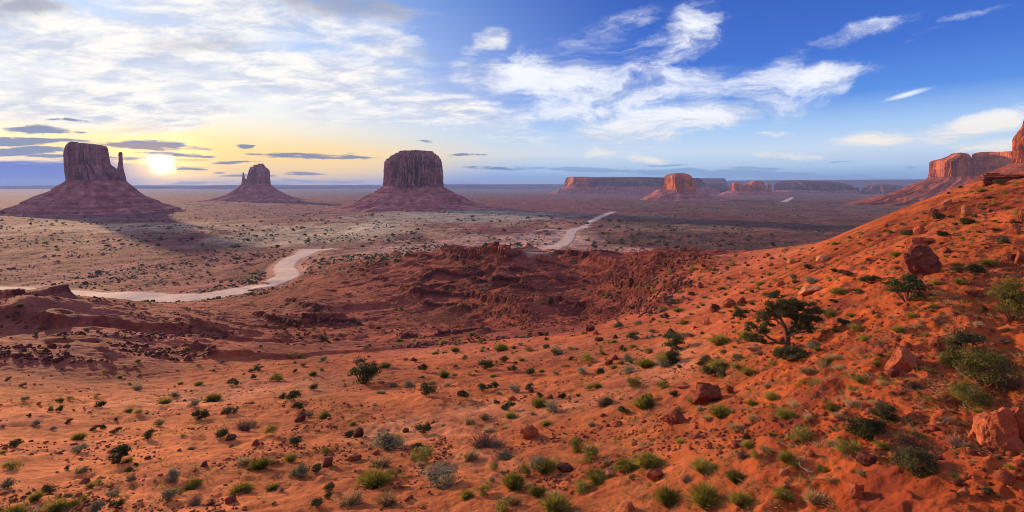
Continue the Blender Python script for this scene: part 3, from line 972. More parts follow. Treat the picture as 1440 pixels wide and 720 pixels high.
# spired butte group
D = 5400; c = 1055
b = butte_root('sandstone_butte', D, c, 'sunlit cluster of rock towers right of the orange butte in far valley', 'butte')
part('cliff', b, CL_O, [(254, 1060, 1069), (255.2, 1055, 1071), (257, 1051, 1073.5), (259, 1048, 1075), (262, 1046, 1077), (272, 1044, 1079)], D, c, nexp=5, rot=-.85, bratio=.8, amp=.24, ff=2.4, seed=18.0, nphi=140, nz=26)
part('cliff', b, CL_O, [(256.6, 1033, 1038), (258, 1028, 1042), (262, 1025, 1046), (272, 1023, 1049)], D, c, nexp=5, rot=-.85, bratio=.7, amp=.26, ff=2.2, seed=19.0, nphi=120, nz=22)
part('spire', b, CL_O, [(257.4, 1080.6, 1082), (259, 1079.6, 1083.4), (264, 1079, 1084.4), (272, 1077, 1086)], D, c, bratio=.9, amp=.16, ff=1.5, seed=20.0, nphi=50, nz=16)
part('talus', b, TA_P, [(268.5, 1022, 1087), (271, 1016, 1094), (274, 1008, 1104), (277, 990, 1130)], D, c, nexp=2.6, bratio=.6, amp=.1, ff=3.0, seed=21.0, mode='talus', nphi=160, nz=22)
# shaded mesas in the far valley
D = 7200; c = 997
b = butte_root('sandstone_mesa', D, c, 'low rounded blue shaded mesa just behind the sunlit orange butte', 'mesa')
part('cliff', b, CL_F, [(257.2, 975, 1005), (258.4, 965, 1014), (261, 958, 1021), (266, 952, 1026), (272, 948, 1030)], D, c, nexp=3, rot=.2, bratio=.5, amp=.16, ff=3, seed=22.0, nphi=160, nz=24)
D = 6600; c = 1143
b = butte_root('sandstone_mesa', D, c, 'wide shaded mesa with rounded top at the end of the valley', 'mesa')
part('cliff', b, CL_F, [(253.8, 1102, 1128), (254.8, 1096, 1162), (256.8, 1091, 1180), (259, 1088, 1190), (262, 1087, 1198), (267, 1086, 1200), (272, 1083, 1203)],
     D, c, nexp=3.6, rot=-.35, bratio=.45, amp=.20, ff=4.0, seed=23.0, nphi=300, nz=30)
part('talus', b, TA_P, [(267.5, 1086, 1201), (271, 1080, 1208), (275, 1066, 1222)], D, c, nexp=3, bratio=.5, amp=.1, ff=4, seed=24.0, mode='talus', nphi=180, nz=18)
D = 6000; c = 1240
b = butte_root('sandstone_mesa', D, c, 'low domed mesa with pale left face at right end of the valley', 'mesa')
part('cliff', b, CL_F, [(259.2, 1232, 1250), (260.3, 1222, 1262), (262.4, 1215, 1270), (266, 1211, 1276), (272, 1208, 1280), (277, 1200, 1288)], D, c, nexp=3.2, rot=-.6, bratio=.55, amp=.17, ff=3.2, seed=25.0, nphi=200, nz=26)
D = 6400; c = 1205
b = butte_root('sandstone_butte', D, c, 'tiny squat butte between two shaded mesas at the valley end', 'butte')
part('cliff', b, CL_F, [(263, 1202, 1207), (264.4, 1200.6, 1208.4), (273, 1199.5, 1210)], D, c, nexp=4, rot=-.5, bratio=.9, amp=.2, ff=2, seed=26.0, nphi=60, nz=16)
# plateaus along the horizon
for D, c, lv, lab in ((13500, 1180, [(253.2, 1010, 1345), (254.4, 1004, 1352), (258, 1000, 1360), (268, 990, 1370)], 'long dark blue plateau closing the horizon on the right'),
                      (10500, 1000, [(250.8, 972, 1018), (251.6, 964, 1020), (256, 960, 1022), (268, 950, 1030)], 'square blue plateau block on the horizon behind the orange butte'),
                      (17000, 690, [(259.3, 570, 800), (260, 560, 820), (266, 540, 850)], 'low blue plateau on the horizon right of the round butte'),
                      (18500, 440, [(260.2, 330, 520), (260.9, 300, 560), (266, 280, 600)], 'faint blue plateau on the horizon between small mitten and round butte'),
                      (20500, 240, [(260.6, 90, 300), (261.2, 40, 330), (266, 0, 380)], 'faint hazy plateau low on the horizon below the sun')):
    b = butte_root('sandstone_plateau', D, c, lab, 'plateau')
    part('cliff', b, CL_F, lv, D, c, nexp=6, rot=0, bratio=.22, amp=.10, ff=7, seed=D * .01, nphi=300, nz=14)
# right-hand mesa
D = 2500; c = 1345
b = butte_root('sandstone_mesa', D, c, 'glowing orange cliff faced mesa above the slope at far right', 'mesa')
part('cliff', b, CL_O, [(215.2, 1341, 1355), (216.4, 1337, 1361), (219, 1332, 1364.5), (222.6, 1322, 1366), (225, 1309, 1366.5), (227, 1305.4, 1367), (240, 1304.6, 1368), (256, 1303.6, 1369)],
     D, c, nexp=7.0, rot=-.68, bratio=.75, amp=.11, ff=4.6, seed=31.0, nphi=360, nz=46, yoff=6, jit=1.3)
part('cliff', b, CL_O, [(215.4, 1369, 1470), (217, 1367, 1480), (222, 1366, 1482), (256, 1363, 1490)], D, c, nexp=7.0, rot=-.5, bratio=.6, amp=.14, ff=5.0, seed=33.0, nphi=360, nz=46, yoff=20, jit=1.3)
part('talus', b, TA_O, [(248.5, 1306, 1480), (250, 1302, 1490), (253, 1298, 1500), (260, 1276, 1510), (266, 1262, 1520), (272, 1246, 1535), (279, 1215, 1560), (284, 1196, 1580), (290, 1160, 1600), (296, 1120, 1640)],
     D, c, nexp=2.8, rot=0, bratio=.55, amp=.12, ff=6.0, seed=35.0, mode='talus', nphi=460, nz=50, yoff=14)
# nearest buttress cut by the frame
D = 1250; c = 1470
b = butte_root('sandstone_mesa', D, c, 'tall near orange rock buttress cut off by the right picture edge', 'mesa')
part('cliff', b, CL_O, [(150, 1452, 1540), (158, 1443, 1550), (165, 1439, 1556), (175, 1436.4, 1560), (180, 1432.5, 1562), (190, 1424, 1566), (194, 1422, 1568), (215, 1421.4, 1570), (245, 1419, 1575)],
     D, c, nexp=6.0, rot=-.7, bratio=.7, amp=.13, ff=4.6, seed=38.0, nphi=360, nz=50, jit=2.0)
part('talus', b, TA_O, [(229, 1421, 1570), (236, 1400, 1590), (246, 1375, 1620), (262, 1330, 1660), (275, 1300, 1690)], D, c, nexp=2.6, bratio=.7, amp=.1, ff=5.0, seed=39.0, mode='talus', nphi=260, nz=30)


# ------------------------------------------------------------------ plant and rock materials
def leaf_material(name, c0, c1, c2, trans=.35):
    m, g, out = mat(name)
    r = g.n('ShaderNodeObjectInfo').outputs['Random']
    pos = g.n('ShaderNodeNewGeometry').outputs['Position']
    a, _ = g.noise(pos, 3.0, 3, .6)
    b, _ = g.noise(pos, 25.0, 2, .6)
    f = g.math('ADD', g.math('ADD', g.math('MULTIPLY', a, .55), g.math('MULTIPLY', b, .45)), g.math('MULTIPLY', g.math('SUBTRACT', r, .5), .22))
    col = g.ramp(f, [(.34, c0), (.5, c1), (.66, c2)], 'LINEAR')
    p = g.n('ShaderNodeBsdfPrincipled', ins={'Base Color': col, 'Roughness': .75, 'Specular IOR Level': .15})
    t = g.n('ShaderNodeBsdfTranslucent', ins={'Color': col})
    mx = g.n('ShaderNodeMixShader', ins={0: trans, 1: p.outputs[0], 2: t.outputs[0]})
    g.t.links.new(mx.outputs[0], out.inputs[0])
    return m


def plain_material(name, c0, c1, scale=6.0, bump=.02):
    m, g, out = mat(name)
    pos = g.n('ShaderNodeNewGeometry').outputs['Position']
    a, _ = g.noise(pos, scale, 6, .65)
    rough(g, g.ramp(a, [(.32, c0), (.66, c1)], 'LINEAR'), out, .9, bumpn(g, a, bump, .8), .1)
    return m


def rock_material(name, c0, c1, c2):
    m, g, out = mat(name)
    tcn = g.n('ShaderNodeTexCoord').outputs['Object']
    pos = g.n('ShaderNodeNewGeometry').outputs['Position']
    r = g.n('ShaderNodeObjectInfo').outputs['Random']
    a, _ = g.noise(pos, 2.2, 8, .65)
    lay, _ = g.noise(g.vec('MULTIPLY', tcn, (1, 1, 6)), 1.6, 4, .6)
    f = g.math('ADD', g.math('ADD', g.math('MULTIPLY', a, .6), g.math('MULTIPLY', lay, .4)), g.math('MULTIPLY', g.math('SUBTRACT', r, .5), .25))
    col = g.ramp(f, [(.32, c0), (.5, c1), (.68, c2)], 'LINEAR')
    h = g.math('ADD', a, g.math('MULTIPLY', lay, .5))
    rough(g, col, out, .9, bumpn(g, h, .12, .9), .15)
    return m


M_DARK = leaf_material('dark green leaves', (.036, .034, .012), (.075, .070, .026), (.135, .12, .048))
M_RAB = leaf_material('yellow green leaves', (.11, .09, .018), (.25, .21, .04), (.42, .34, .085), .45)
M_GRN = leaf_material('fresh green leaves', (.075, .07, .012), (.20, .18, .030), (.36, .30, .07), .45)
M_LEAFY = leaf_material('deep green leaves', (.032, .045, .016), (.068, .09, .028), (.13, .15, .05), .4)
M_FEA = leaf_material('feathery green leaves', (.05, .048, .012), (.125, .115, .026), (.25, .215, .055), .4)
M_SAGE = leaf_material('grey green leaves', (.09, .085, .045), (.20, .185, .105), (.32, .29, .17))
M_TAN = leaf_material('dry straw blades', (.25, .14, .07), (.44, .28, .14), (.58, .41, .23), .4)
M_DRY = leaf_material('dry brown twigs', (.09, .055, .04), (.19, .12, .085), (.32, .22, .15), .15)
M_JUN = leaf_material('juniper needles', (.024, .028, .010), (.055, .060, .020), (.11, .11, .038), .25)
M_BARK = plain_material('grey brown bark', (.045, .030, .022), (.15, .10, .075), 9.0, .03)
M_STEM = plain_material('woody stems', (.06, .04, .03), (.16, .11, .08), 20.0, .005)
M_WHITE = plain_material('bleached wood', (.45, .36, .27), (.72, .62, .50), 20.0, .004)
M_ROCK = rock_material('red sandstone rock', (.10, .022, .012), (.26, .060, .026), (.40, .115, .05))
M_RDARK = rock_material('dark maroon rock', (.06, .017, .013), (.145, .038, .026), (.25, .08, .055))
M_RPALE = rock_material('pale orange rock', (.20, .062, .028), (.40, .145, .065), (.55, .25, .13))


# ------------------------------------------------------------------ plant meshes, one unit wide
class Soup:
    def __init__(self):
        self.v, self.f, self.m = [], [], []

    def tube(self, pts, rad, sides=5, mi=0):
        base = len(self.v)
        for i, p in enumerate(pts):
            p = Vector(p)
            a = Vector(pts[max(i - 1, 0)])
            b = Vector(pts[min(i + 1, len(pts) - 1)])
            t = (b - a).normalized() if (b - a).length > 1e-9 else Vector((0, 0, 1))
            ux = t.orthogonal().normalized()
            uy = t.cross(ux)
            for k in range(sides):
                an = 2 * math.pi * k / sides
                self.v.append(p + (ux * math.cos(an) + uy * math.sin(an)) * rad[i])
        for i in range(len(pts) - 1):
            for k in range(sides):
                a0 = base + i * sides + k
                a1 = base + i * sides + (k + 1) % sides
                self.f.append((a0, a1, a1 + sides, a0 + sides))
                self.m.append(mi)

    def leaf(self, p, n, s, rng, mi=0):
        n = Vector(n).normalized()
        ux = n.orthogonal().normalized()
        a = rng.uniform(0, 6.28)
        ux = ux * math.cos(a) + n.cross(ux) * math.sin(a)
        uy = n.cross(ux)
        b = len(self.v)
        self.v += [p - ux * s, p - uy * s * .45, p + ux * s, p + uy * s * .45]
        self.f.append((b, b + 1, b + 2, b + 3))
        self.m.append(mi)

    def blade(self, p, d, L, w, bend, rng, mi=0):
        d = Vector(d).normalized()
        s = d.cross(Vector((rng.uniform(-1, 1), rng.uniform(-1, 1), .3))).normalized()
        o = Vector((d.x, d.y, -.3)) * bend
        m_ = p + d * L * .55 + o * L * .15
        e = p + d * L + o * L * .5
        b = len(self.v)
        self.v += [p - s * w * .6, p + s * w * .6, m_ + s * w, m_ - s * w, e]
        self.f += [(b, b + 1, b + 2, b + 3), (b + 3, b + 2, b + 4)]
        self.m += [mi, mi]

    def build(self, name, mats, smooth=False):
        return mesh(name, self.v, self.f, mats, self.m, smooth)


def rdir(rng, up=0.0):
    while True:
        v = Vector((rng.uniform(-1, 1), rng.uniform(-1, 1), rng.uniform(-1, 1)))
        if .05 < v.length < 1:
            v.normalize()
            v.z = abs(v.z) * up + v.z * (1 - up)
            return v.normalized()


def bush(seed, mat_leaf, n=520, h=.62, leaf=.032, clumps=9, stems=8, loose=.1, open_=.0):
    """rounded leafy shrub: foliage and stem meshes"""
    rng = random.Random(seed)
    fo, stn = Soup(), Soup()
    cl = []
    for i in range(clumps):
        a = rng.uniform(0, 6.28)
        r = math.sqrt(rng.random()) * (.34 if h > .66 else .27)
        z = h * rng.uniform(.22, .78) * (1 - .75 * (r / .5) ** 2)
        cl.append((Vector((r * math.cos(a), r * math.sin(a), z)), rng.uniform(.11, .20) if h > .66 else rng.uniform(.17, .25)))
    for i in range(n):
        c, s = cl[rng.randrange(clumps)]
        d = rdir(rng, .45)
        p = c + Vector((d.x, d.y, d.z * .85)) * s * (rng.uniform(.35, 1.0) if rng.random() > loose else rng.uniform(1, 1.35))
        if p.z < .015:
            p.z = rng.uniform(.01, .08)
        nrm = (d + rdir(rng) * .8 + Vector((0, 0, .3)))
        fo.leaf(p, nrm, leaf * rng.uniform(.6, 1.4), rng)
    for i in range(stems):
        c, s = cl[i % clumps]
        e = c + rdir(rng, .8) * s * 1.15
        mid = Vector((c.x * .5, c.y * .5, c.z * .35))
        stn.tube([(c.x * .08, c.y * .08, -.05), mid, c, e], [.016, .012, .008, .002], 4)
    return fo.build('foliage', [mat_leaf]), stn.build('stem', [M_STEM])


def blades(seed, mat_leaf, n=420, h=.7, spread=1.0, w=.011, stems=6, bend=.35, mi_dry=None, dry=.0):
    """broom-like plant of upright blades"""
    rng = random.Random(seed)
    fo, stn = Soup(), Soup()
    cores = [(rng.uniform(-.2, .2), rng.uniform(-.2, .2), rng.uniform(.7, 1.1)) for _ in range(6)]
    for i in range(n):
        cx, cy, k = cores[rng.randrange(6)]
        a = rng.uniform(0, 6.28)
        t = rng.random() ** .7 * spread
        d = Vector((math.cos(a) * t + cx * 1.6, math.sin(a) * t + cy * 1.6, rng.uniform(.75, 1.25)))
        p = Vector((cx * .55 + rng.gauss(0, .05), cy * .55 + rng.gauss(0, .05), -.02))
        fo.blade(p, d, h * k * rng.uniform(.55, 1.0), w * rng.uniform(.6, 1.3), bend * rng.uniform(.2, 1.4), rng, 1 if (mi_dry and rng.random() < dry) else 0)
    for i in range(stems):
        cx, cy, k = cores[i]
        stn.tube([(0, 0, -.06), (cx * .5, cy * .5, .0), (cx, cy, h * .3), (cx * 1.6, cy * 1.6, h * .55)], [.014, .012, .008, .003], 4)
    return fo.build('foliage', [mat_leaf] + ([mi_dry] if mi_dry else [])), stn.build('stem', [M_STEM])


def twiggy(seed, mat_leaf, n=70, h=.6):
    rng = random.Random(seed)
    fo = Soup()
    for i in range(n):
        a = rng.uniform(0, 6.28)
        t = rng.uniform(.2, 1.1)
        d = Vector((math.cos(a) * t, math.sin(a) * t, rng.uniform(.4, 1.0))).normalized()
        p = Vector((rng.gauss(0, .07), rng.gauss(0, .07), -.02))
        L = h * rng.uniform(.5, 1.0)
        pts = [p]
        for k in range(3):
            d = (d + rdir(rng) * .35).normalized()
            pts.append(pts[-1] + d * L / 3)
        fo.tube(pts, [.008, .006, .004, .0015], 3)
        for k in range(4):
            q = pts[rng.randrange(1, 4)]
            e = q + (d + rdir(rng) * .9).normalized() * L * .25
            fo.tube([q, e], [.004, .001], 3)
        for k in range(3):
            fo.leaf(pts[rng.randrange(1, 4)] + rdir(rng) * .03, rdir(rng), .014, rng)
    return fo.build('twigs', [mat_leaf]), None


KIN = {}
KIN['dark'] = [bush(10 + i, M_DARK, 900, .60 + .06 * (i % 3), .048, 9 + i % 3) for i in range(5)]
KIN['darkbig'] = [bush(20 + i, M_DARK, 3600, .7, .026, 16, 14, .16) for i in range(3)]
KIN['leafy'] = [bush(26 + i, M_LEAFY, 3000, .72, .028, 13, 14, .2) for i in range(2)]
KIN['sage'] = [bush(30 + i, M_SAGE, 900, .55, .042, 10) for i in range(4)]
KIN['rabbit'] = [blades(40 + i, M_RAB, 1000, .56, 1.3, .010, bend=.6, mi_dry=M_GRN, dry=.35) for i in range(4)]
KIN['green'] = [blades(50 + i, M_GRN, 1000, .58, 1.25, .010, bend=.6, mi_dry=M_RAB, dry=.4) for i in range(4)]
KIN['rabbit'] += [bush(45 + i, M_RAB, 1000, .56, .034, 9) for i in range(4)]
KIN['green'] += [bush(55 + i, M_GRN, 1000, .6, .034, 9) for i in range(3)]
KIN['rabbitbig'] = [bush(60 + i, M_FEA, 4600, .74, .020, 20, 16, .3) for i in range(3)]
KIN['tan'] = [blades(70 + i, M_TAN, 380, .50, 1.25, .011, bend=.6, mi_dry=M_RAB, dry=.12) for i in range(4)]
KIN['dry'] = [twiggy(80 + i, M_DRY, 150) for i in range(3)]
KIN['juniper'] = [bush(90 + i, M_JUN, 2400, .92, .032, 15, 10, .14) for i in range(3)]
WORDS = {'dark': ('desert_shrub', 'dark green', 'shrub', 'shrub'), 'darkbig': ('desert_shrub', 'dark green', 'bush', 'shrub'),
         'leafy': ('leafy_bush', 'leafy green', 'bush', 'shrub'), 'sage': ('sagebrush', 'grey green', 'sagebrush', 'shrub'),
         'rabbit': ('rabbitbrush', 'yellow green', 'rabbitbrush', 'shrub'), 'green': ('grassy_shrub', 'bright green', 'broom shrub', 'shrub'),
         'rabbitbig': ('rabbitbrush', 'feathery yellow', 'rabbitbrush', 'shrub'), 'tan': ('grass_tuft', 'straw coloured', 'tuft', 'grass tuft'),
         'dry': ('dry_shrub', 'bare brown', 'twiggy shrub', 'dry shrub'), 'juniper': ('juniper_bush', 'blackish green', 'juniper bush', 'juniper')}
GROUPS = {'dark': 'dark shrubs dotted over the sand', 'darkbig': 'dark shrubs dotted over the sand', 'leafy': None, 'sage': 'grey sagebrush on the sand',
          'rabbit': 'yellow green rabbitbrush on the sand', 'green': 'bright green broom shrubs', 'rabbitbig': 'yellow green rabbitbrush on the sand',
          'tan': 'dry grass tufts on the sand', 'dry': 'bare twiggy shrubs', 'juniper': 'juniper bushes'}

PSC = {'dark': 1.25, 'darkbig': 1.2, 'leafy': 1.25, 'sage': 1.3, 'rabbit': 1.32, 'green': 1.3, 'rabbitbig': 1.2, 'tan': 1.3, 'dry': 1.3, 'juniper': 1.25}
PLACED = []      # (object, px, py, wpx, kind) waiting for a label


def kid(name, me, root):
    o = link(bpy.data.objects.new(name, me))
    o.parent = root
    return o


_prng = random.Random(99)


def plant(kind, px, py, wpx, hf=1.0, label=None, spin=None, yscale=1.0):
    p = ground_at(px, py)
    th = math.atan((px - CX) / F)
    s = wpx / F * p.y * math.cos(th) * PSC[kind]
    fo, stn = _prng.choice(KIN[kind])
    name, col, word, cat = WORDS[kind]
    big = wpx >= 26
    if big and stn is not None:
        root = link(bpy.data.objects.new(name, None))
        root.empty_display_size = .2
        kid('foliage', fo, root)
        kid('stem', stn, root)
    else:
        root = link(bpy.data.objects.new(name, fo))
    root.location = (p.x, p.y, p.z - .02 * s)
    root.rotation_euler = (0, 0, _prng.uniform(0, 6.28) if spin is None else -th + spin)
    root.scale = (s, s * yscale, s * hf)
    root['category'] = cat
    if GROUPS[kind]:
        root['group'] = GROUPS[kind]
    if label:
        root['label'] = label
    else:
        PLACED.append((root, px, py - wpx * .25, wpx, kind))
    return root


# ------------------------------------------------------------------ rocks
def rock_mesh(seed, cuts=11, sub=4, rough_=.05, pits=0, flat=1.0):
    """weathered block: a ball cut by random planes, then layered and roughened"""
    rng = random.Random(seed)
    bm = bmesh.new()
    bmesh.ops.create_icosphere(bm, subdivisions=sub, radius=1.0)
    co = np.array([v.co[:] for v in bm.verts])
    for k in range(cuts):
        d = np.array(rdir(rng)[:])
        if k < 3:
            d = np.array((rng.uniform(-.25, .25), rng.uniform(-.25, .25), 1 if k % 2 else -1)); d /= np.linalg.norm(d)
        off = rng.uniform(.42, .78)
        e = co @ d - off
        co = co - np.where(e > 0, e * .97, 0)[:, None] * d
    nrm = co / (np.linalg.norm(co, axis=1)[:, None] + 1e-6)
    dsp = rough_ * fbm(co[:, 0] * 2.4 + seed, co[:, 1] * 2.4, co[:, 2] * 2.4, 4, .6)
    dsp -= .07 * np.abs(gnoise(co[:, 0] * .8 + seed, co[:, 1] * .8, co[:, 2] * 7.0))
    for k in range(pits):
        c = co[rng.randrange(len(co))] + rng.uniform(-.05, .05)
        r = rng.uniform(.07, .17)
        dd = np.linalg.norm((co - c) * (1, 1, 1.5), axis=1)
        dsp -= .10 * np.exp(-(dd / r) ** 2)
    co = co + nrm * dsp[:, None]
    mn, mxx = co.min(0), co.max(0)
    co = (co - (mn + mxx) / 2) / (mxx - mn)
    co[:, 2] += .26
    for v, c in zip(bm.verts, co):
        v.co = c
    me = bpy.data.meshes.new('rock')
    bm.to_mesh(me)
    bm.free()
    return me


def with_mat(me, m):
    c = me.copy()
    c.materials.clear()
    c.materials.append(m)
    return c


_base = [rock_mesh(200 + i, 9 + i % 4, 4, .10) for i in range(8)]
_cube = rock_mesh(236, 8, 4, .03)
ROCKS = {'red': [with_mat(m, M_ROCK) for m in _base], 'maroon': [with_mat(m, M_RDARK) for m in _base], 'pale': [with_mat(m, M_RPALE) for m in _base]}
RWORD = {'red': 'brick red', 'maroon': 'dark maroon', 'pale': 'pale orange'}


def rock(colr, px, py, w, h, tilt=0., label=None, name=None, me=None, spin=None, dep=.85):
    p = ground_at(px, py)
    th = math.atan((px - CX) / F)
    W, Hh = w / F * p.y * math.cos(th), h / F * p.y
    o = link(bpy.data.objects.new(name or ('boulder' if w > 45 else 'rock'), me or _prng.choice(ROCKS[colr])))
    o.scale = (W, W * dep, Hh * 1.2)
    o.location = (p.x, p.y + W * dep * .3, p.z - .02 * Hh)
    o.rotation_euler = (0, R(tilt), -th + (spin if spin is not None else _prng.uniform(-.5, .5)))
    o['category'] = 'boulder' if w > 45 else 'rock'
    o['group'] = 'loose sandstone rocks'
    if label:
        o['label'] = label
    else:
        PLACED.append((o, px, py - h * .5, w, 'rock:' + colr))
    return o


# --- the rocks one notices
rock('maroon', 1312, 383, 52, 45, -24, 'big dark red pitted boulder leaning on the right hand slope', me=with_mat(rock_mesh(301, 9, 5, .10, 40), M_RDARK), spin=.2)
rock('red', 1297, 357, 34, 26, -10, 'flatter red boulder leaning behind the big pitted boulder', spin=.1)
rock('red', 746, 617, 26, 20, -18, 'tilted wedge of red rock alone on the sand at centre bottom', spin=.1)
rock('maroon', 459, 656, 18, 13, 0, 'small dark cube shaped rock on the sand left of centre', me=with_mat(_cube, M_RDARK), spin=.4)
rock('red', 998, 566, 46, 24, -10, 'long smooth red boulder on the sand below the gnarled juniper', spin=0.05)
rock('red', 951, 596, 42, 15, 0, 'broad flat red slab half buried below the long red boulder', spin=.2)
rock('pale', 1143, 412, 36, 9, -16, 'pale flat slab rock tilted on the slope above the juniper tree', spin=.1)
rock('red', 1272, 524, 46, 38, 12, 'broken overhanging ledge rock beside a sandy hollow on the slope', spin=.3)
rock('pale', 1272, 524, 14, 12, 0, 'small pale fragment lying in front of the broken ledge rock')
rock('maroon', 1258, 530, 16, 14, 10)
rock('red', 1424, 634, 74, 60, -20, 'huge orange boulder cut by the lower right picture edge', spin=.2)
rock('red', 1444, 622, 40, 50, -10, 'second orange boulder jammed against the huge one at right edge', spin=.1)
rock('red', 1378, 618, 26, 18, 0)
rock('red', 1438, 370, 18, 22, 0); rock('maroon', 1430, 368, 18, 14, -20)
rock('red', 1430, 330, 18, 18); rock('red', 1437, 312, 14, 20)
rock('red', 1380, 418, 36, 12, -12); rock('red', 1324, 490, 30, 14, -20)
rock('pale', 1362, 304, 18, 18); rock('pale', 1336, 288, 18, 9, -20); rock('maroon', 1316, 302, 16, 11); rock('red', 1296, 328, 18, 12, -10)
rock('red', 1303, 343, 30, 10, -10); rock('pale', 1329, 296, 12, 8); rock('red', 1393, 298, 9, 7)
rock('pale', 995, 457, 16, 12, 0); rock('red', 1027, 432, 20, 12); rock('maroon', 1046, 427, 17, 11); rock('maroon', 1006, 438, 18, 12)
rock('pale', 1105, 353, 12, 6); rock('pale', 1115, 370, 14, 7); rock('pale', 1160, 366, 20, 8, -10); rock('red', 1080, 361, 12, 6)
rock('maroon', 421, 593, 17, 13); rock('red', 358, 627, 13, 9); rock('maroon', 322, 619, 17, 6); rock('red', 313, 582, 10, 7)
rock('maroon', 503, 615, 15, 12); rock('red', 497, 648, 21, 7); rock('red', 528, 640, 12, 6); rock('maroon', 570, 608, 10, 5)
rock('red', 720, 563, 11, 6); rock('maroon', 774, 561, 11, 6); rock('maroon', 796, 662, 25, 8); rock('red', 857, 513, 12, 8); rock('maroon', 866, 506, 13, 8)
rock('red', 887, 718, 15, 12); rock('pale', 857, 670, 14, 9); rock('red', 923, 676, 26, 14); rock('pale', 1106, 687, 14, 9); rock('pale', 1104, 668, 14, 10)
rock('red', 1027, 553, 12, 12); rock('maroon', 1222, 652, 30, 14, 8); rock('red', 962, 546, 20, 6)
rock('pale', 1062, 492, 22, 7); rock('red', 1000, 548, 16, 6); rock('pale', 838, 470, 9, 6); rock('maroon', 843, 480, 13, 6)
rock('maroon', 866, 476, 10, 6); rock('maroon', 831, 466, 14, 8); rock('pale', 660, 400, 8, 4)

# --- plants read off the photograph, per crop: (kind, x, foot y, width[, height factor])
def crop(ox, oy, s, items):
    for it in items:
        k, x, y, w = it[:4]
        px, py, wp = ox + x / s, oy + y / s, w / s
        if px > 1452 or py > 735:
            continue
        plant(k, px, py, wp, it[4] if len(it) > 4 else 1.0)


plant('juniper', 166, 651, 36, 1.0, 'dark upright bush with a low green skirt at lower left')
plant('juniper', 510, 538, 42, .92, 'lone broad blackish juniper bush on the sand flat left of centre')
plant('leafy', 1276, 423, 58, 1.05, 'big leafy green bush on the slope below the pitted boulder')
plant('darkbig', 1220, 617, 62, .85, 'dense dark bush sprawling up the slope, casting a long shadow')
plant('darkbig', 1243, 590, 44, .9, 'upper dark bush joined to the sprawling bush on the slope')
plant('darkbig', 1286, 666, 70, .95, 'big blackish bush in the shaded lower right corner')
plant('dry', 1284, 634, 66, .9, 'tangle of pale bare twigs above the big blackish corner bush')
plant('dry', 1347, 628, 36, .8, 'low grey twiggy shrub right of the big blackish corner bush')
plant('rabbitbig', 1385, 540, 86, 1.1, 'largest feathery green bush high on the right hand slope')
plant('rabbitbig', 1364, 570, 64, 1.0, 'lower feathery bush under the largest one by right edge')
plant('darkbig', 1357, 508, 70, 1.1, 'dark branching bush above the feathery bushes near right edge')
plant('rabbitbig', 1340, 512, 44, .8, 'pale feathery bush left of the dark branching bush on the slope')
plant('dry', 1414, 545, 62, 1.2, 'dark twiggy bush between the feathery bush and right edge')
plant('rabbitbig', 1424, 450, 62, 1.8, 'tall green bush cut by the right edge above the twiggy bush')
plant('sage', 622, 678, 58, .45, 'low arching blue grey sagebrush on orange sand near bottom edge')
plant('dark', 1113, 507, 46, .95, 'dark bush crowding the foot of the gnarled juniper tree')
plant('juniper', 1043, 450, 26, 1.05, 'small round juniper bush just left of the gnarled juniper tree')
plant('juniper', 945, 492, 38, .8, 'small open juniper on the rim left of the gnarled tree')

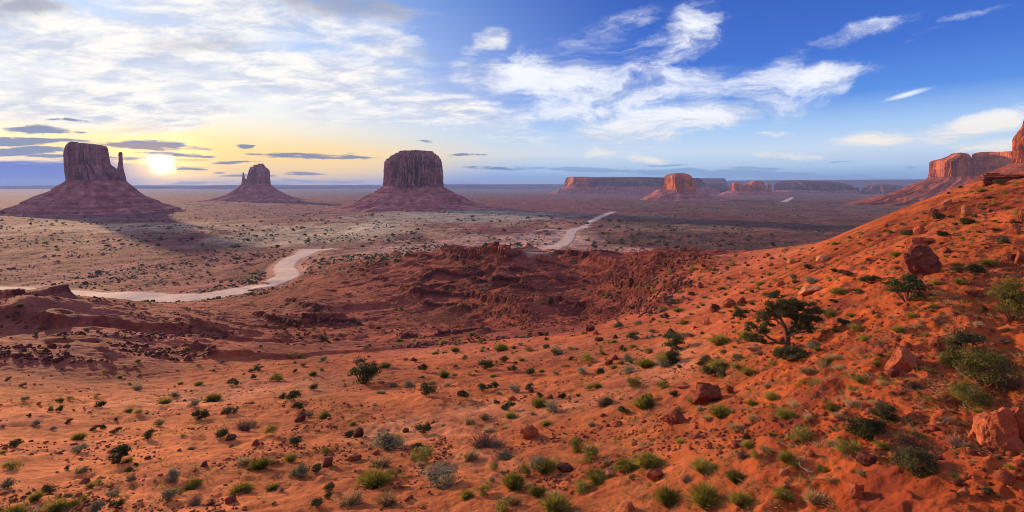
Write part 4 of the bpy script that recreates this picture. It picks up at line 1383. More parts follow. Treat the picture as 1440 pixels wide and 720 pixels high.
crop(0, 480, 3, [('sage', 105, 250, 45), ('dark', 122, 318, 28), ('sage', 152, 355, 55), ('dark', 290, 345, 38), ('dark', 212, 298, 38), ('dark', 250, 296, 46),
    ('dark', 400, 375, 45), ('dark', 435, 370, 38), ('dark', 495, 383, 42), ('dark', 68, 445, 68), ('dark', 630, 410, 60), ('sage', 670, 357, 58), ('dark', 848, 328, 75),
    ('dark', 960, 305, 48), ('dark', 992, 300, 40), ('dark', 938, 405, 70), ('dry', 1030, 378, 90), ('green', 1072, 362, 38), ('dark', 1238, 445, 65), ('dark', 1190, 245, 40), ('dark', 1238, 248, 70),
    ('dark', 1255, 290, 55), ('sage', 1302, 318, 38), ('dark', 980, 185, 50), ('juniper', 1090, 125, 50, .7), ('rabbit', 1163, 167, 66), ('rabbit', 1318, 142, 38),
    ('dark', 1325, 205, 45), ('rabbit', 895, 250, 68), ('sage', 815, 278, 55), ('rabbit', 545, 300, 45), ('rabbit', 582, 308, 48), ('dark', 490, 335, 26), ('rabbit', 255, 255, 45),
    ('rabbit', 300, 247, 42), ('rabbit', 412, 237, 38), ('dark', 425, 277, 55), ('rabbit', 333, 412, 65), ('sage', 332, 468, 72), ('green', 535, 510, 46),
    ('dark', 545, 556, 48), ('dark', 573, 530, 26, 1.3), ('dark', 285, 543, 32), ('sage', 342, 560, 66), ('rabbit', 55, 540, 98), ('sage', 40, 617, 86), ('dark', 197, 646, 76),
    ('green', 145, 668, 64, 1.2), ('rabbit', 380, 615, 44), ('rabbit', 412, 598, 44), ('rabbit', 1370, 325, 42), ('green', 1142, 393, 58), ('green', 1372, 472, 36), ('green', 1225, 502, 54),
    ('tan', 805, 457, 50), ('green', 1095, 535, 78), ('tan', 1030, 518, 80), ('tan', 1140, 515, 60), ('rabbit', 1018, 642, 98), ('green', 815, 622, 76), ('sage', 725, 575, 65),
    ('dry', 725, 590, 50), ('sage', 715, 660, 82), ('green', 765, 642, 42), ('sage', 1275, 562, 96, .7), ('dark', 1338, 548, 44), ('dry', 820, 692, 84), ('dry', 890, 690, 50),
    ('dark', 1335, 700, 54), ('dark', 1390, 627, 48), ('rabbit', 250, 712, 110, 1.1), ('green', 310, 700, 70), ('green', 350, 672, 44), ('dark', 495, 700, 60), ('sage', 480, 650, 70, .6),
    ('rabbit', 60, 740, 120), ('tan', 150, 730, 90), ('sage', 400, 725, 90), ('tan', 285, 655, 60), ('sage', 580, 207, 52), ('sage', 545, 185, 24), ('rabbit', 505, 155, 26), ('rabbit', 440, 132, 28),
    ('sage', 455, 62, 26), ('green', 430, 80, 18), ('green', 583, 85, 26), ('sage', 550, 42, 18), ('sage', 526, 110, 22), ('rabbit', 695, 262, 56), ('sage', 740, 238, 44), ('rabbit', 838, 185, 36),
    ('rabbit', 760, 182, 26), ('dark', 35, 165, 36), ('sage', 95, 190, 34), ('rabbit', 15, 470, 26), ('tan', 620, 305, 30), ('sage', 378, 305, 24), ('sage', 975, 448, 24), ('dark', 1245, 132, 22),
    ('rabbit', 1242, 92, 16), ('sage', 1280, 105, 26), ('dark', 1070, 158, 30), ('sage', 1060, 128, 26), ('tan', 1060, 208, 24), ('sage', 1360, 90, 44), ('rabbit', 1270, 68, 34)])
crop(440, 480, 3, [('rabbit', 300, 108, 52, .7), ('dark', 427, 88, 30), ('rabbit', 735, 100, 46), ('dark', 730, 117, 62), ('rabbit', 795, 40, 62), ('sage', 405, 202, 54), ('dark', 485, 226, 74),
    ('rabbit', 553, 150, 46, 1.2), ('tan', 500, 180, 40), ('tan', 565, 188, 44), ('tan', 340, 190, 44), ('dark', 635, 244, 60), ('dark', 712, 212, 52), ('dark', 760, 203, 46), ('sage', 850, 211, 52), ('dark', 918, 211, 46),
    ('dark', 918, 142, 50), ('sage', 1028, 60, 56), ('sage', 1135, 140, 50), ('rabbit', 1160, 90, 64), ('dark', 1215, 140, 44), ('dark', 985, 32, 32), ('rabbit', 1355, 192, 66), ('rabbit', 1400, 282, 86),
    ('dark', 1310, 307, 56), ('dry', 1230, 272, 76), ('dark', 1245, 268, 44), ('rabbit', 950, 277, 66), ('sage', 1008, 293, 68), ('dark', 775, 266, 30), ('dark', 825, 287, 58), ('rabbit', 830, 322, 50),
    ('dark', 955, 237, 32), ('dark', 1050, 242, 36), ('sage', 785, 226, 26), ('green', 982, 352, 40), ('dark', 466, 386, 64), ('dark', 155, 407, 50), ('rabbit', 168, 350, 26, 1.3), ('sage', 320, 450, 130, .8), ('green', 345, 440, 80),
    ('green', 460, 502, 122, .7), ('dark', 440, 455, 62, .6), ('green', 48, 325, 44), ('green', 52, 470, 34), ('dark', 15, 550, 44), ('green', 262, 607, 110), ('green', 325, 582, 66), ('green', 203, 590, 40), ('dark', 365, 556, 24),
    ('dry', 720, 445, 120, .8), ('dry', 775, 445, 90, .6), ('tan', 660, 497, 84), ('sage', 805, 490, 84, .45), ('green', 765, 542, 40), ('sage', 965, 545, 110, .8), ('green', 985, 545, 80), ('green', 890, 557, 54),
    ('green', 855, 617, 90, 1.1), ('tan', 905, 617, 52, 1.1), ('green', 950, 650, 64), ('green', 1118, 462, 80), ('rabbit', 1175, 500, 90), ('green', 1310, 555, 96, .8), ('green', 1350, 535, 90, .8), ('green', 1420, 525, 80),
    ('green', 1130, 630, 90, .55), ('green', 1205, 590, 110, .5), ('green', 1020, 716, 112), ('rabbit', 720, 645, 74), ('tan', 1240, 520, 58), ('tan', 740, 382, 54), ('tan', 660, 347, 62), ('tan', 282, 527, 92), ('tan', 160, 685, 110),
    ('dark', 20, 690, 46), ('dark', 65, 660, 36), ('tan', 725, 325, 60), ('rabbit', 650, 660, 60), ('tan', 560, 610, 90), ('tan', 1020, 660, 70), ('tan', 840, 690, 80), ('rabbit', 800, 715, 90), ('tan', 320, 690, 110), ('tan', 455, 525, 40),
    ('rabbit', 1165, 205, 38), ('rabbit', 1200, 195, 40), ('tan', 1175, 355, 50), ('sage', 640, 72, 26), ('rabbit', 880, 82, 28), ('rabbit', 600, 42, 34), ('sage', 392, 82, 24), ('dark', 1090, 78, 26), ('sage', 1320, 82, 46), ('dark', 1308, 42, 36), ('dark', 1120, 235, 22)])
crop(900, 480, 2.667, [('green', 45, 467, 98, .9), ('green', 240, 487, 80), ('green', 250, 612, 112, 1.2), ('green', 100, 602, 92, 1.1), ('green', 382, 612, 78, 1.2), ('rabbit', 360, 522, 74), ('dry', 350, 515, 60), ('rabbit', 545, 445, 64, 1.2), ('rabbit', 600, 378, 104),
    ('rabbit', 548, 290, 78), ('rabbit', 495, 217, 60), ('rabbit', 300, 277, 84), ('rabbit', 425, 244, 46), ('dark', 402, 371, 40), ('rabbit', 775, 415, 100), ('rabbit', 828, 152, 54), ('rabbit', 800, 187, 46), ('rabbit', 890, 92, 32),
    ('rabbit', 728, 262, 66), ('tan', 800, 240, 70), ('tan', 740, 285, 60), ('tan', 655, 605, 112, 1.1), ('sage', 365, 70, 38), ('rabbit', 285, 112, 62), ('rabbit', 110, 82, 84), ('sage', 90, 100, 60), ('dark', 245, 86, 52), ('dark', 25, 245, 56), ('rabbit', 30, 225, 50),
    ('dark', 125, 207, 36), ('sage', 225, 262, 32), ('rabbit', 85, 177, 62), ('rabbit', 145, 270, 40), ('tan', 255, 295, 50), ('tan', 370, 340, 80), ('tan', 430, 305, 70), ('tan', 690, 100, 80), ('rabbit', 700, 80, 54), ('rabbit', 655, 160, 44), ('tan', 745, 105, 60),
    ('tan', 580, 245, 60), ('tan', 910, 165, 60), ('rabbit', 915, 150, 40), ('dry', 1030, 175, 60), ('tan', 480, 175, 50), ('rabbit', 410, 125, 54), ('rabbit', 360, 105, 46), ('dark', 300, 130, 60), ('dark', 650, 25, 50), ('rabbit', 1160, 88, 90), ('tan', 720, 395, 70)])
crop(860, 260, 2.483, [('dark', 820, 324, 64, .8), ('dark', 905, 342, 74, .8), ('rabbit', 790, 380, 58), ('dark', 862, 383, 42), ('sage', 695, 346, 66, .7), ('dark', 583, 402, 64, .8), ('dark', 548, 395, 36), ('green', 760, 467, 66), ('green', 860, 507, 50), ('dark', 808, 490, 48),
    ('green', 880, 542, 42), ('sage', 440, 612, 38, 1.1), ('sage', 445, 614, 26), ('tan', 435, 642, 44), ('rabbit', 480, 540, 64, 1.1), ('rabbit', 375, 556, 72), ('dark', 650, 610, 70, .6), ('sage', 700, 575, 56), ('rabbit', 722, 579, 32), ('rabbit', 1215, 347, 44, 1.2),
    ('dark', 1270, 316, 84), ('rabbit', 1210, 300, 60), ('rabbit', 1310, 280, 66), ('dark', 1370, 212, 56), ('dark', 1155, 182, 44), ('dark', 1240, 142, 62), ('dark', 1143, 124, 44, 1.2), ('dark', 1300, 442, 36), ('rabbit', 1100, 530, 46), ('rabbit', 1000, 512, 50),
    ('rabbit', 1000, 250, 48), ('dark', 1030, 178, 60, .6), ('dark', 1060, 235, 34), ('rabbit', 1120, 405, 36), ('rabbit', 1130, 430, 40), ('tan', 1140, 385, 50), ('dark', 280, 385, 34, .6), ('dark', 185, 470, 34), ('sage', 25, 500, 40), ('sage', 205, 410, 24), ('rabbit', 300, 272, 16),
    ('juniper', 563, 218, 20, 1.3), ('dark', 775, 306, 28), ('dark', 776, 415, 32), ('sage', 640, 330, 40), ('dark', 80, 540, 60, .6), ('rabbit', 120, 637, 60), ('dark', 215, 620, 66), ('rabbit', 205, 605, 54), ('rabbit', 370, 640, 70), ('dark', 325, 632, 46, .7), ('dark', 345, 668, 60), ('rabbit', 80, 700, 50),
    ('rabbit', 870, 680, 44), ('rabbit', 930, 625, 40), ('tan', 770, 610, 60), ('tan', 690, 660, 70), ('rabbit', 840, 460, 34), ('sage', 470, 500, 30), ('rabbit', 1050, 460, 40), ('tan', 1070, 500, 50), ('dark', 940, 600, 30, .7)])
crop(1040, 140, 3.6, [('juniper', 1010, 612, 56, .9), ('dark', 1158, 632, 86, .8), ('dark', 1030, 692, 56, .9), ('dark', 860, 690, 84, .7), ('rabbit', 1352, 552, 52), ('dark', 1300, 667, 62, .6), ('dark', 1330, 715, 76, .7), ('green', 1238, 402, 58, .8), ('dark', 1320, 432, 84, .7),
    ('rabbit', 1230, 468, 54), ('dark', 1262, 502, 62, .6), ('rabbit', 1405, 588, 58), ('rabbit', 1150, 590, 54), ('sage', 930, 580, 30), ('sage', 890, 610, 36), ('rabbit', 1175, 470, 36), ('dark', 1090, 640, 36), ('rabbit', 1290, 530, 36), ('dark', 1400, 640, 60), ('rabbit', 1400, 440, 50),
    ('dark', 1425, 395, 40), ('rabbit', 1340, 480, 50), ('dark', 1360, 395, 40), ('sage', 830, 640, 40), ('sage', 760, 680, 44), ('sage', 700, 700, 36), ('dark', 740, 672, 30), ('dark', 1190, 600, 40), ('rabbit', 1100, 660, 30), ('dark', 1060, 480, 26), ('dark', 1120, 450, 30), ('rabbit', 1190, 410, 30)])


# ------------------------------------------------------------------ gnarled juniper tree
def juniper_tree():
    px, py = 1108, 488
    p = ground_at(px, py)
    th = math.atan((px - CX) / F)
    s = 74 / F * p.y
    root = link(bpy.data.objects.new('juniper_tree', None))
    root.location = (p.x, p.y, p.z - .03 * s)
    root.rotation_euler = (0, 0, -th)
    root.scale = (s * math.cos(th) * 1.05, s * .9, s)
    tag(root, 'gnarled dark juniper tree with twisted limbs standing on the red slope', 'tree', )
    rng = random.Random(5)

    def P(x, y, d=0.0):
        return Vector(((x - 490) / 295, d, (470 - y) / 295))
    tr = Soup()
    tr.tube([P(492, 486), P(490, 460), P(488, 420, .01), P(486, 395, .01)], [.075, .058, .048, .044], 9)
    kid('trunk', tr.build('trunk', [M_BARK], True), root)
    limbs = [[(486, 400, .0, .042), (472, 350, -.03, .032), (442, 292, -.06, .022), (412, 252, -.08, .010)],
             [(486, 400, .01, .040), (520, 352, .05, .032), (542, 292, .08, .022), (530, 212, .06, .010)],
             [(518, 355, .04, .026), (575, 322, .10, .018), (632, 292, .14, .008)],
             [(488, 440, .0, .034), (432, 442, -.07, .026), (382, 412, -.12, .020), (342, 384, -.12, .014), (308, 362, -.10, .007)],
             [(472, 350, -.03, .022), (422, 322, .06, .016), (362, 330, .12, .008)],
             [(430, 440, -.06, .020), (360, 448, -.14, .013), (300, 432, -.18, .006)],
             [(530, 320, .06, .018), (500, 280, -.10, .012), (480, 220, -.14, .006)],
             [(545, 290, .08, .016), (590, 250, .02, .010), (625, 240, -.02, .005)],
             [(484, 410, -.02, .022), (540, 370, -.14, .014), (600, 352, -.20, .006)]]
    tips = []
    for L in limbs:
        sp = Soup()
        pts, rad = [], []
        for i, (x, y, d, r) in enumerate(L):
            q = P(x, y, d)
            if 0 < i:
                q += Vector((rng.uniform(-.015, .015), rng.uniform(-.02, .02), rng.uniform(-.015, .015)))
            pts.append(q)
            rad.append(r)
        dp, dr = [], []
        for i in range(len(pts) - 1):
            for t in (0, .34, .67):
                dp.append(pts[i].lerp(pts[i + 1], t) + (rdir(rng) * .010 if t else Vector()))
                dr.append(rad[i] * (1 - t) + rad[i + 1] * t)
        dp.append(pts[-1]); dr.append(rad[-1])
        sp.tube(dp, dr, 7)
        tips.append(dp[-1])
        for k in range(5):
            q = dp[rng.randrange(len(dp) // 2, len(dp))]
            e = q + Vector((rng.uniform(-.12, .12), rng.uniform(-.12, .12), rng.uniform(.0, .14)))
            sp.tube([q, q.lerp(e, .5) + rdir(rng) * .015, e], [.008, .006, .002], 4)
            tips.append(e)
        kid('limb', sp.build('limb', [M_BARK], True), root)
    cl = [(520, 195), (555, 220), (575, 250), (440, 235), (400, 250), (385, 275), (430, 265), (500, 290), (530, 262), (560, 305), (540, 325), (620, 285), (640, 255), (645, 300), (605, 345), (585, 330), (330, 330), (300, 365), (365, 345),
          (340, 395), (310, 425), (280, 440), (350, 440), (480, 215), (460, 285), (500, 240), (600, 245), (270, 400), (380, 330), (575, 285), (460, 225), (490, 262), (535, 300), (430, 305), (362, 305), (600, 312), (565, 350), (520, 330), (410, 345), (470, 255)]
    cr = Soup()
    cs = [(P(x, y, rng.uniform(-.22, .22)), rng.uniform(.035, .085)) for x, y in cl] + [(t, rng.uniform(.035, .06)) for t in tips]
    for c, r in cs:
        for i in range(int(330 * (r / .07) ** 2)):
            d = rdir(rng, .2)
            q = c + Vector((d.x * 1.3, d.y * 1.3, d.z * .8)) * r * rng.uniform(.2, 1.45)
            cr.leaf(q, d + rdir(rng) * .8, .017 * rng.uniform(.6, 1.6), rng)
    kid('crown', cr.build('crown', [M_JUN]), root)


juniper_tree()


# ------------------------------------------------------------------ bleached branches on the ground
def branch(px, py, wpx, label, seed):
    rng = random.Random(seed)
    p = ground_at(px, py)
    s = wpx / F * p.y
    th = math.atan((px - CX) / F)
    sp = Soup()
    pts = [Vector((-.5, 0, .42)), Vector((-.35, .05, .22)), Vector((-.12, .0, .12)), Vector((.15, -.03, .05)), Vector((.5, .02, .03))]
    sp.tube(pts, [.012, .026, .036, .034, .02], 6)
    for a, b in ((1, (-.36, .1, .46)), (2, (.12, .12, .20)), (3, (.34, -.18, .16)), (2, (-.02, -.2, .02)), (3, (.40, .16, .10))):
        e = Vector(b)
        sp.tube([pts[a], pts[a].lerp(e, .55) + rdir(rng) * .03, e], [.022, .015, .005], 5)
    o = obj('dead_branch', sp.build('dead_branch', [M_WHITE], True))
    o.location = p
    o.rotation_euler = (0, 0, -th + .2)
    o.scale = (s, s, s)
    tag(o, label, 'branch')


branch(1136, 664, 26, 'bleached white dead branch lying on red sand at lower right', 3)

# ------------------------------------------------------------------ the rest of the scrub, scattered as thickly as it grows in each place
_srng = random.Random(4242)
RIDGE = [(880, 352), (960, 356), (1050, 362), (1100, 352), (1200, 330), (1300, 298), (1360, 275), (1400, 255), (1440, 243)]


def ridge_row(px):
    return float(np.interp(px, [a for a, _ in RIDGE], [b for _, b in RIDGE]))


def scatter(n, kinds, xr, yr, wr, own_y=None, avoid=14, hf=(.7, 1.05)):
    k, tries = 0, 0
    while k < n and tries < n * 30:
        tries += 1
        px, t = _srng.uniform(*xr), _srng.random()
        if own_y:
            py = own_y(px, t)
        else:
            py = _srng.uniform(*yr)
        if _srng.random() > .25 + 1.1 * float(sstep(gnoise(px / 46 + 3, py / 26, 5.0), -.25, .4)):
            continue
        w = wr(py) * _srng.uniform(.5, 1.5) * _srng.choice((.75, 1, 1, 1.25))
        if any(abs(q[1] - px) < .55 * (q[3] + w) and abs(q[2] - py) < .30 * (q[3] + w) for q in PLACED):
            continue
        kk = _srng.choice(kinds)
        if kk == 'rock':
            rock(_srng.choice(('red', 'red', 'maroon', 'pale')), px, py, w * .8, w * .8 * _srng.uniform(.4, .8), _srng.uniform(-15, 15))
        else:
            plant(kk, px, py, w, _srng.uniform(*hf))
            if w > 6 and _srng.random() < .3:
                plant(_srng.choice(kinds[:3]) if kinds[0] != 'rock' else 'tan', px + w * _srng.choice((-.7, .7)), py + w * _srng.uniform(-.1, .2), w * _srng.uniform(.4, .8), _srng.uniform(*hf))
        k += 1


# right-hand slope
scatter(170, ['green', 'tan', 'tan', 'dark', 'green', 'rabbit', 'rock', 'dry'], (930, 1438), None, lambda y: 6 + (y - 280) * .035, lambda px, t: ridge_row(px) + 6 + (700 - ridge_row(px)) * t ** 1.4)
scatter(150, ['green', 'green', 'sage', 'tan', 'tan', 'rock'], (1080, 1400), None, lambda y: 9, lambda px, t: ridge_row(px) + 3 + 75 * t)
# rubbly shoulder between the slope and the sand flat
scatter(110, ['dark', 'sage', 'rabbit', 'rabbit', 'sage', 'rock'], (850, 1130), (385, 500), lambda y: 4 + (y - 380) * .075)
scatter(60, ['rock', 'rock', 'dark', 'sage'], (960, 1150), (360, 420), lambda y: 5 + (y - 360) * .05)
# sand flat
scatter(34, ['tan', 'tan', 'dry', 'rabbit', 'sage', 'rock'], (0, 900), (520, 715), lambda y: 5 + (y - 500) * .045)
scatter(60, ['dark', 'sage', 'rabbit', 'rabbit'], (560, 900), (470, 530), lambda y: 6 + (y - 470) * .1)
# gullies and badlands
scatter(42, ['dark', 'rabbit', 'sage', 'dark'], (10, 560), (425, 530), lambda y: 4.5 + (y - 420) * .04)
scatter(40, ['dark', 'sage', 'green'], (480, 990), (365, 470), lambda y: 4.5)
plant('green', 28, 432, 11); plant('green', 61, 464, 12); plant('juniper', 775, 428, 12, .9); plant('dark', 446, 440, 12); plant('dark', 455, 482, 14, 1.1); plant('sage', 478, 474, 12)
# rubble of broken ledges
scatter(70, ['rock'], (380, 480), (440, 480), lambda y: 6)
scatter(60, ['rock'], (640, 960), (370, 480), lambda y: 6)
# bushes dotted over the plain beyond the road
def plain_row(px, t):
    return 304 + 46 * t ** 1.2 if px < 900 else 290 + 55 * t
scatter(190, ['juniper'], (0, 900), None, lambda y: 4.0 + (y - 304) * .055, plain_row, hf=(.55, .8))
scatter(60, ['juniper'], (850, 1060), None, lambda y: 3.4 + (y - 300) * .07, lambda px, t: 318 + 34 * t, hf=(.55, .8))
scatter(40, ['dark', 'rabbit'], (60, 440), (352, 405), lambda y: 5, hf=(.55, .8))


# ------------------------------------------------------------------ ground cover nobody could count
def lumps(name, pts, sizes, material, hmul, faces=8, seed=1):
    """one object: a low many-faced lump at every point"""
    rng = np.random.RandomState(seed)
    an = np.arange(6) * math.pi / 3
    oct_ = np.concatenate([np.stack([np.cos(an), np.sin(an), an * 0], -1), np.stack([.72 * np.cos(an + .5), .72 * np.sin(an + .5), an * 0 + .72], -1), [(0, 0, .95)]])
    tri = []
    for k in range(6):
        q = (k + 1) % 6
        tri += [(k, q, 6 + k), (q, 6 + q, 6 + k), (6 + k, 6 + q, 12)]
    tri = np.array(tri)
    n = len(pts)
    j = 1 + rng.uniform(-.4, .4, (n, 13, 1))
    V = oct_[None] * j
    a = rng.uniform(0, 6.28, n)
    ca, sa = np.cos(a)[:, None], np.sin(a)[:, None]
    x = V[..., 0] * ca - V[..., 1] * sa
    y = V[..., 0] * sa + V[..., 1] * ca
    V = np.stack([x + rng.uniform(-.12, .12, (n, 13)), y, V[..., 2] * hmul - .12 * hmul], -1) * np.asarray(sizes)[:, None, None] * .5
    V[..., 2] *= 2
    V = V + np.asarray(pts)[:, None, :]
    Fc = (tri[None] + (np.arange(n) * 13)[:, None, None]).reshape(-1, 3)
    m = bpy.data.meshes.new(name)
    V = V.reshape(-1, 3)
    m.vertices.add(len(V)); m.vertices.foreach_set('co', V.astype(np.float32).ravel())
    m.loops.add(Fc.size); m.loops.foreach_set('vertex_index', Fc.astype(np.int32).ravel())
    m.polygons.add(len(Fc))
    m.polygons.foreach_set('loop_start', np.arange(0, Fc.size, 3, dtype=np.int32))
    m.polygons.foreach_set('loop_total', np.full(len(Fc), 3, dtype=np.int32))
    m.materials.append(material)
    m.update(calc_edges=True)
    return struct(obj(name, m), 'stuff')


def polar_points(n, r0, r1, seed, dens=None, a0=-46, a1=46, power=0.0):
    rng = np.random.RandomState(seed)
    out = np.zeros((0, 3))
    while len(out) < n:
        t = rng.random_sample(n * 2)
        r = np.exp(math.log(r0) + (math.log(r1) - math.log(r0)) * t ** (1 - power))
        a = np.radians(rng.uniform(a0, a1, n * 2))
        x, y = r * np.sin(a), r * np.cos(a)
        if dens is not None:
            keep = rng.random_sample(n * 2) < dens(x, y, r)
            x, y = x[keep], y[keep]
        out = np.concatenate([out, np.stack([x, y, H(x, y)], -1)])
    return out[:n]


def px_of(x, y):
    return CX + F * x / y


ROADS = [o for o in bpy.data.objects if o.name.startswith('dirt_road')]
_rp = np.concatenate([np.array([v.co[:2] for v in o.data.vertices]) for o in ROADS])


def off_road(x, y, gap=5.0):
    ok = np.ones(len(x), bool)
    sel = np.where(np.hypot(x, y) > 250)[0]
    for i0 in range(0, len(sel), 400):
        s = sel[i0:i0 + 400]
        d = np.min((x[s, None] - _rp[None, :, 0]) ** 2 + (y[s, None] - _rp[None, :, 1]) ** 2, axis=1)
        ok[s] = d > gap * gap
    return ok


# far scrub
pf = polar_points(9500, 380, 3600, 3, lambda x, y, r: sstep(fbm(x / 90, y / 140, 60.0, 4), -.1, .4) * off_road(x, y), -47, 47)
rr_ = np.hypot(pf[:, 0], pf[:, 1])
lumps('scrub', pf, np.random.RandomState(5).gamma(4.0, .34, len(pf)) * (1.1 + rr_ / 1700), M_DARK, .5, seed=8)
pf = polar_points(5200, 420, 2200, 13, lambda x, y, r: sstep(fbm(x / 60, y / 120, 61.0, 3), -.3, .5) * off_road(x, y) * np.where(px_of(x, y) > 900, .25, 1.0), -47, 40)
lumps('scrub', pf, np.random.RandomState(6).uniform(.9, 2.4, len(pf)), M_TAN, .42, seed=9)
# stones
ps = polar_points(15000, 11, 110, 21, lambda x, y, r: sstep(fbm(x / 5, y / 5, 62.0, 3) + .35 * sstep(px_of(x, y), 850, 1150), -.15, .7), -46, 46)
rs_ = np.random.RandomState(9)
lumps('gravel', ps, rs_.gamma(1.6, .045, len(ps)) + .035, M_ROCK, .45, seed=10)
pm = polar_points(9500, 75, 430, 23, lambda x, y, r: np.clip(sstep(fbm(x / 16, y / 16, 63.0, 3), .0, .6) * .6 + .8 * np.interp(np.arctan2(x, y), TH, _thi * 0) , 0, 1), -46, 40)
_i = np.clip(np.interp(np.arctan2(pm[:, 0], pm[:, 1]), TH, _thi).astype(int), 0, len(TH) - 1)
_j = np.clip(np.interp(np.hypot(pm[:, 0], pm[:, 1]), RR, _rri).astype(int), 0, len(RR) - 1)
pm = pm[(BAD[_i, _j] > .4)]
lumps('rubble', pm, rs_.gamma(1.8, .16, len(pm)) + .12, M_RDARK, .55, seed=11)
# stones crowd along the broken ledges
cand = np.argwhere((LEDG > .55) & (np.abs(TT) < R(47)))
sel = cand[np.random.RandomState(3).choice(len(cand), min(2600, len(cand)), replace=False)]
pl_ = np.stack([XX[sel[:, 0], sel[:, 1]], YY[sel[:, 0], sel[:, 1]]], -1) + np.random.RandomState(4).normal(0, 1.3, (len(sel), 2)) - np.array([0, 1.2])
_q = px_of(pl_[:, 0], pl_[:, 1])
pl_ = pl_[(_q > 420) | (np.random.RandomState(8).random_sample(len(pl_)) < .18)]
pl_ = np.concatenate([pl_, H(pl_[:, 0], pl_[:, 1])[:, None]], 1)
lumps('rubble', pl_, rs_.gamma(1.6, .26, len(pl_)) + .25, M_RDARK, .6, seed=12)


# dry grass between the shrubs
def dry_grass():
    rng = random.Random(17)
    pts = polar_points(4600, 11, 80, 31, lambda x, y, r: sstep(fbm(x / 6, y / 6, 64.0, 3) + .45 * sstep(px_of(x, y), 700, 1000), .05, .75), -46, 46)
    sp = Soup()
    for x, y, z in pts:
        r = math.hypot(x, y)
        s = rng.uniform(.12, .34) * (.55 + .45 * float(sstep(r, 13, 26)))
        if r < 17 and px_of(x, y) > 1180:
            continue
        mi = 0 if rng.random() < .62 else 1
        for k in range(7 if r < 40 else 5):
            a = rng.uniform(0, 6.28)
            sp.blade(Vector((x + rng.gauss(0, .05), y + rng.gauss(0, .05), z - .02)), (math.cos(a) * .8, math.sin(a) * .8, rng.uniform(.5, 1.1)), s, .006 + r * .00022, .6, rng, mi)
    struct(obj('dry_grass', sp.build('dry_grass', [M_TAN, M_RAB])), 'stuff')


dry_grass()


# ------------------------------------------------------------------ low stone wall on the ridge
def stone_wall():
    rng = random.Random(3)
    D = 84
    x0, x1 = (1394 - CX) / F * D, (1475 - CX) / F * D
    gz = H(np.linspace(x0, x1, 9), np.full(9, D))
    zb_ = float(gz.min()) - .4
    zt = float(gz.mean()) + .62
    root = link(bpy.data.objects.new('stone_wall', None))
    root.location = ((x0 + x1) / 2, D, zb_)
    root.rotation_euler = (0, 0, -.35)
    tag(root, 'low dark wall of stacked stone slabs along the ridge at far right', 'wall')
    L = (x1 - x0)
    hh = zt - zb_

    def course(z0, z1, xa, xb, depth, name, mt):
        bm = bmesh.new()
        z = z0
        while z < z1 - .05:
            h = min(rng.uniform(.16, .30), z1 - z)
            x = xa + rng.uniform(-.3, 0)
            while x < xb:
                w = rng.uniform(.35, .95)
                mtx = Matrix.Translation((x + w / 2, rng.uniform(-.07, .07), z + h / 2)) @ Matrix.Rotation(rng.uniform(-.03, .03), 4, 'Y') @ Matrix.Diagonal((w * .96, depth * rng.uniform(.85, 1.1), h * .94, 1))
                r = bmesh.ops.create_cube(bm, size=1.0, matrix=mtx)
                for v in r['verts']:
                    v.co += Vector((rng.uniform(-.03, .03), rng.uniform(-.04, .04), rng.uniform(-.02, .02)))
                x += w
            z += h
        me = bpy.data.meshes.new(name)
        bm.to_mesh(me)
        bm.free()
        me.materials.append(mt)
        return kid(name, me, root)
    course(0, hh - .30, -L / 2, L / 2, .55, 'wall_body', M_RDARK)
    course(hh - .30, hh, -L / 2 - .1, L / 2, .68, 'coping', M_ROCK)
    course(hh + .003, hh + .34, -L / 2 + .4, -L / 2 + 1.5, .50, 'end_pillar', M_ROCK)


stone_wall()

# ------------------------------------------------------------------ labels
ANCH = [('the gnarled juniper tree', 1105, 455), ('the big pitted boulder', 1312, 360), ('the lone juniper bush', 510, 522), ('the dark cube rock', 459, 650), ('the tilted red wedge', 746, 610),
        ('the long red boulder', 998, 556), ('the skirted dark bush', 165, 638), ('the blackish corner bush', 1286, 645), ('the white dead branch', 1136, 660), ('the pale slab rock', 1143, 408),
        ('the huge edge boulder', 1415, 592), ('the big leafy bush', 1275, 402), ('the blue grey arch', 622, 672), ('the rim juniper', 945, 482), ('the broken ledge rock', 1272, 506), ('the feathery bushes', 1380, 535),
        ('the road bend', 405, 375), ('the pale sand patch', 512, 322), ('the far road', 797, 338), ('the left road end', 30, 410), ('the sprawling dark bush', 1225, 595), ('the stone wall', 1420, 242),
        ('the round butte', 581, 290), ('the thumbed butte', 135, 300), ('the orange butte', 956, 290), ('the sunlit slope crest', 1230, 322), ('the badland hill foot', 640, 465), ('the badland hill top', 740, 352)]
ORD = ['leftmost', 'second from left', 'third from left', 'fourth from left', 'fifth from left', 'sixth from left', 'seventh from left', 'eighth from left', 'ninth from left', 'tenth from left', 'eleventh from left', 'twelfth from left']
NUM = {2: 'two', 3: 'three', 4: 'four', 5: 'five', 6: 'six', 7: 'seven', 8: 'eight', 9: 'nine', 10: 'ten', 11: 'eleven', 12: 'twelve'}


def relation(px, py):
    best = min(ANCH, key=lambda a: math.hypot(px - a[1], (py - a[2]) * 1.3))
    dx, dy = px - best[1], py - best[2]
    d = math.hypot(dx, dy)
    if abs(dy) < .45 * abs(dx):
        rel = 'right of' if dx > 0 else 'left of'
    elif abs(dx) < .45 * abs(dy):
        rel = 'in front of' if dy > 0 else 'behind'
    else:
        rel = ('in front right of' if dx > 0 else 'in front left of') if dy > 0 else ('behind right of' if dx > 0 else 'behind left of')
    rel = rel.replace('in front right of', 'below right of').replace('in front left of', 'below left of')
    far_ = 'just ' if d < 42 else ('' if d < 95 else 'far ')
    return far_ + rel + ' ' + best[0]


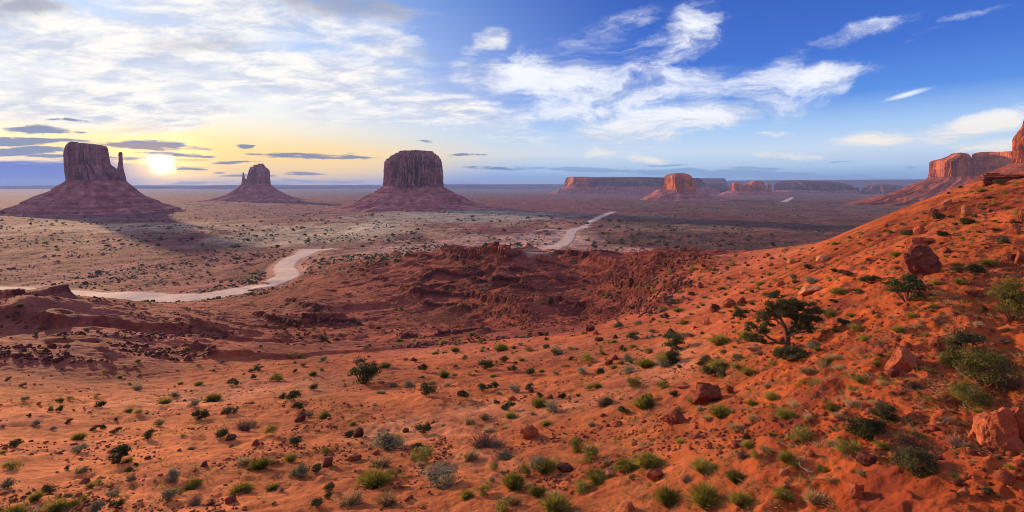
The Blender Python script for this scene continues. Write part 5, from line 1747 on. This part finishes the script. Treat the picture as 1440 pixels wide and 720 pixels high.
def zone(px, py):
    if py < 356 and px < 1060:
        return 'on the scrubby plain'
    if px > 1020 and py < ridge_row(px) + 60:
        return 'along the sunlit slope crest'
    if px > 960:
        return 'on the red slope'
    if py > 470 + 30 * (px < 560):
        return 'on the sand flat'
    return 'among the badland gullies'


pend = {}
for o, px, py, w, kind in PLACED:
    if kind.startswith('rock:'):
        words = ('big ' if w > 34 else '' if w > 14 else 'small ') + RWORD[kind[5:]] + ' ' + ('boulder' if w > 45 else 'stone')
    else:
        big = 1.0 + max(0.0, (py - 480) / 240)
        words = ('big ' if w > 30 * big else '' if w > 15 * big else 'small ') + WORDS[kind][1] + ' ' + WORDS[kind][2]
    if w < 8.5:
        lab = 'tiny ' + words.replace('small ', '').replace('big ', '') + ' ' + zone(px, py) + ', one of many alike'
        o['label'] = lab
        o['group'] = 'tiny ' + words.replace('small ', '').replace('big ', '') + 's ' + zone(px, py)
    else:
        pend.setdefault(words + ' ' + relation(px, py), []).append((px, o, py, words))
for lab, lst in pend.items():
    lst.sort(key=lambda t: t[0])
    n = len(lst)
    for i, (px, o, py, words) in enumerate(lst):
        if n == 1:
            o['label'] = lab
        elif n <= 12:
            if len(lab.split()) + len(ORD[min(i, 11)].split()) + 2 > 16:
                lab = lab.replace(' just ', ' ').replace('coloured ', '').replace('feathery ', '').replace('twiggy ', '').replace('the ', '')
            t = ORD[i] if i < n - 1 or n > 12 else 'rightmost'
            o['label'] = lab + ', ' + t + ' of ' + NUM[n]
        else:
            o['label'] = lab


# ------------------------------------------------------------------ haze
def haze():
    m = bpy.data.materials.new('thin blue air')
    m.use_nodes = True
    g = G(m.node_tree)
    out = g.n('ShaderNodeOutputMaterial')
    v = g.n('ShaderNodeVolumePrincipled', ins={'Color': (.36, .54, 1.0, 1), 'Density': HAZE_DENSITY, 'Anisotropy': 0.0})
    m.node_tree.links.new(v.outputs[0], out.inputs['Volume'])
    zb, ztop = float(Z.min()) - 1.0 - 60, 300.0
    S = 27000
    vs = [(x, y, z) for z in (zb, ztop) for y in (-S, S) for x in (-S, S)]
    fs = [(0, 2, 3, 1), (4, 5, 7, 6), (0, 1, 5, 4), (2, 6, 7, 3), (0, 4, 6, 2), (1, 3, 7, 5)]
    struct(obj('haze', mesh('haze', vs, fs, [m])), 'stuff')


HAZE_DENSITY = 3.8e-5
haze()
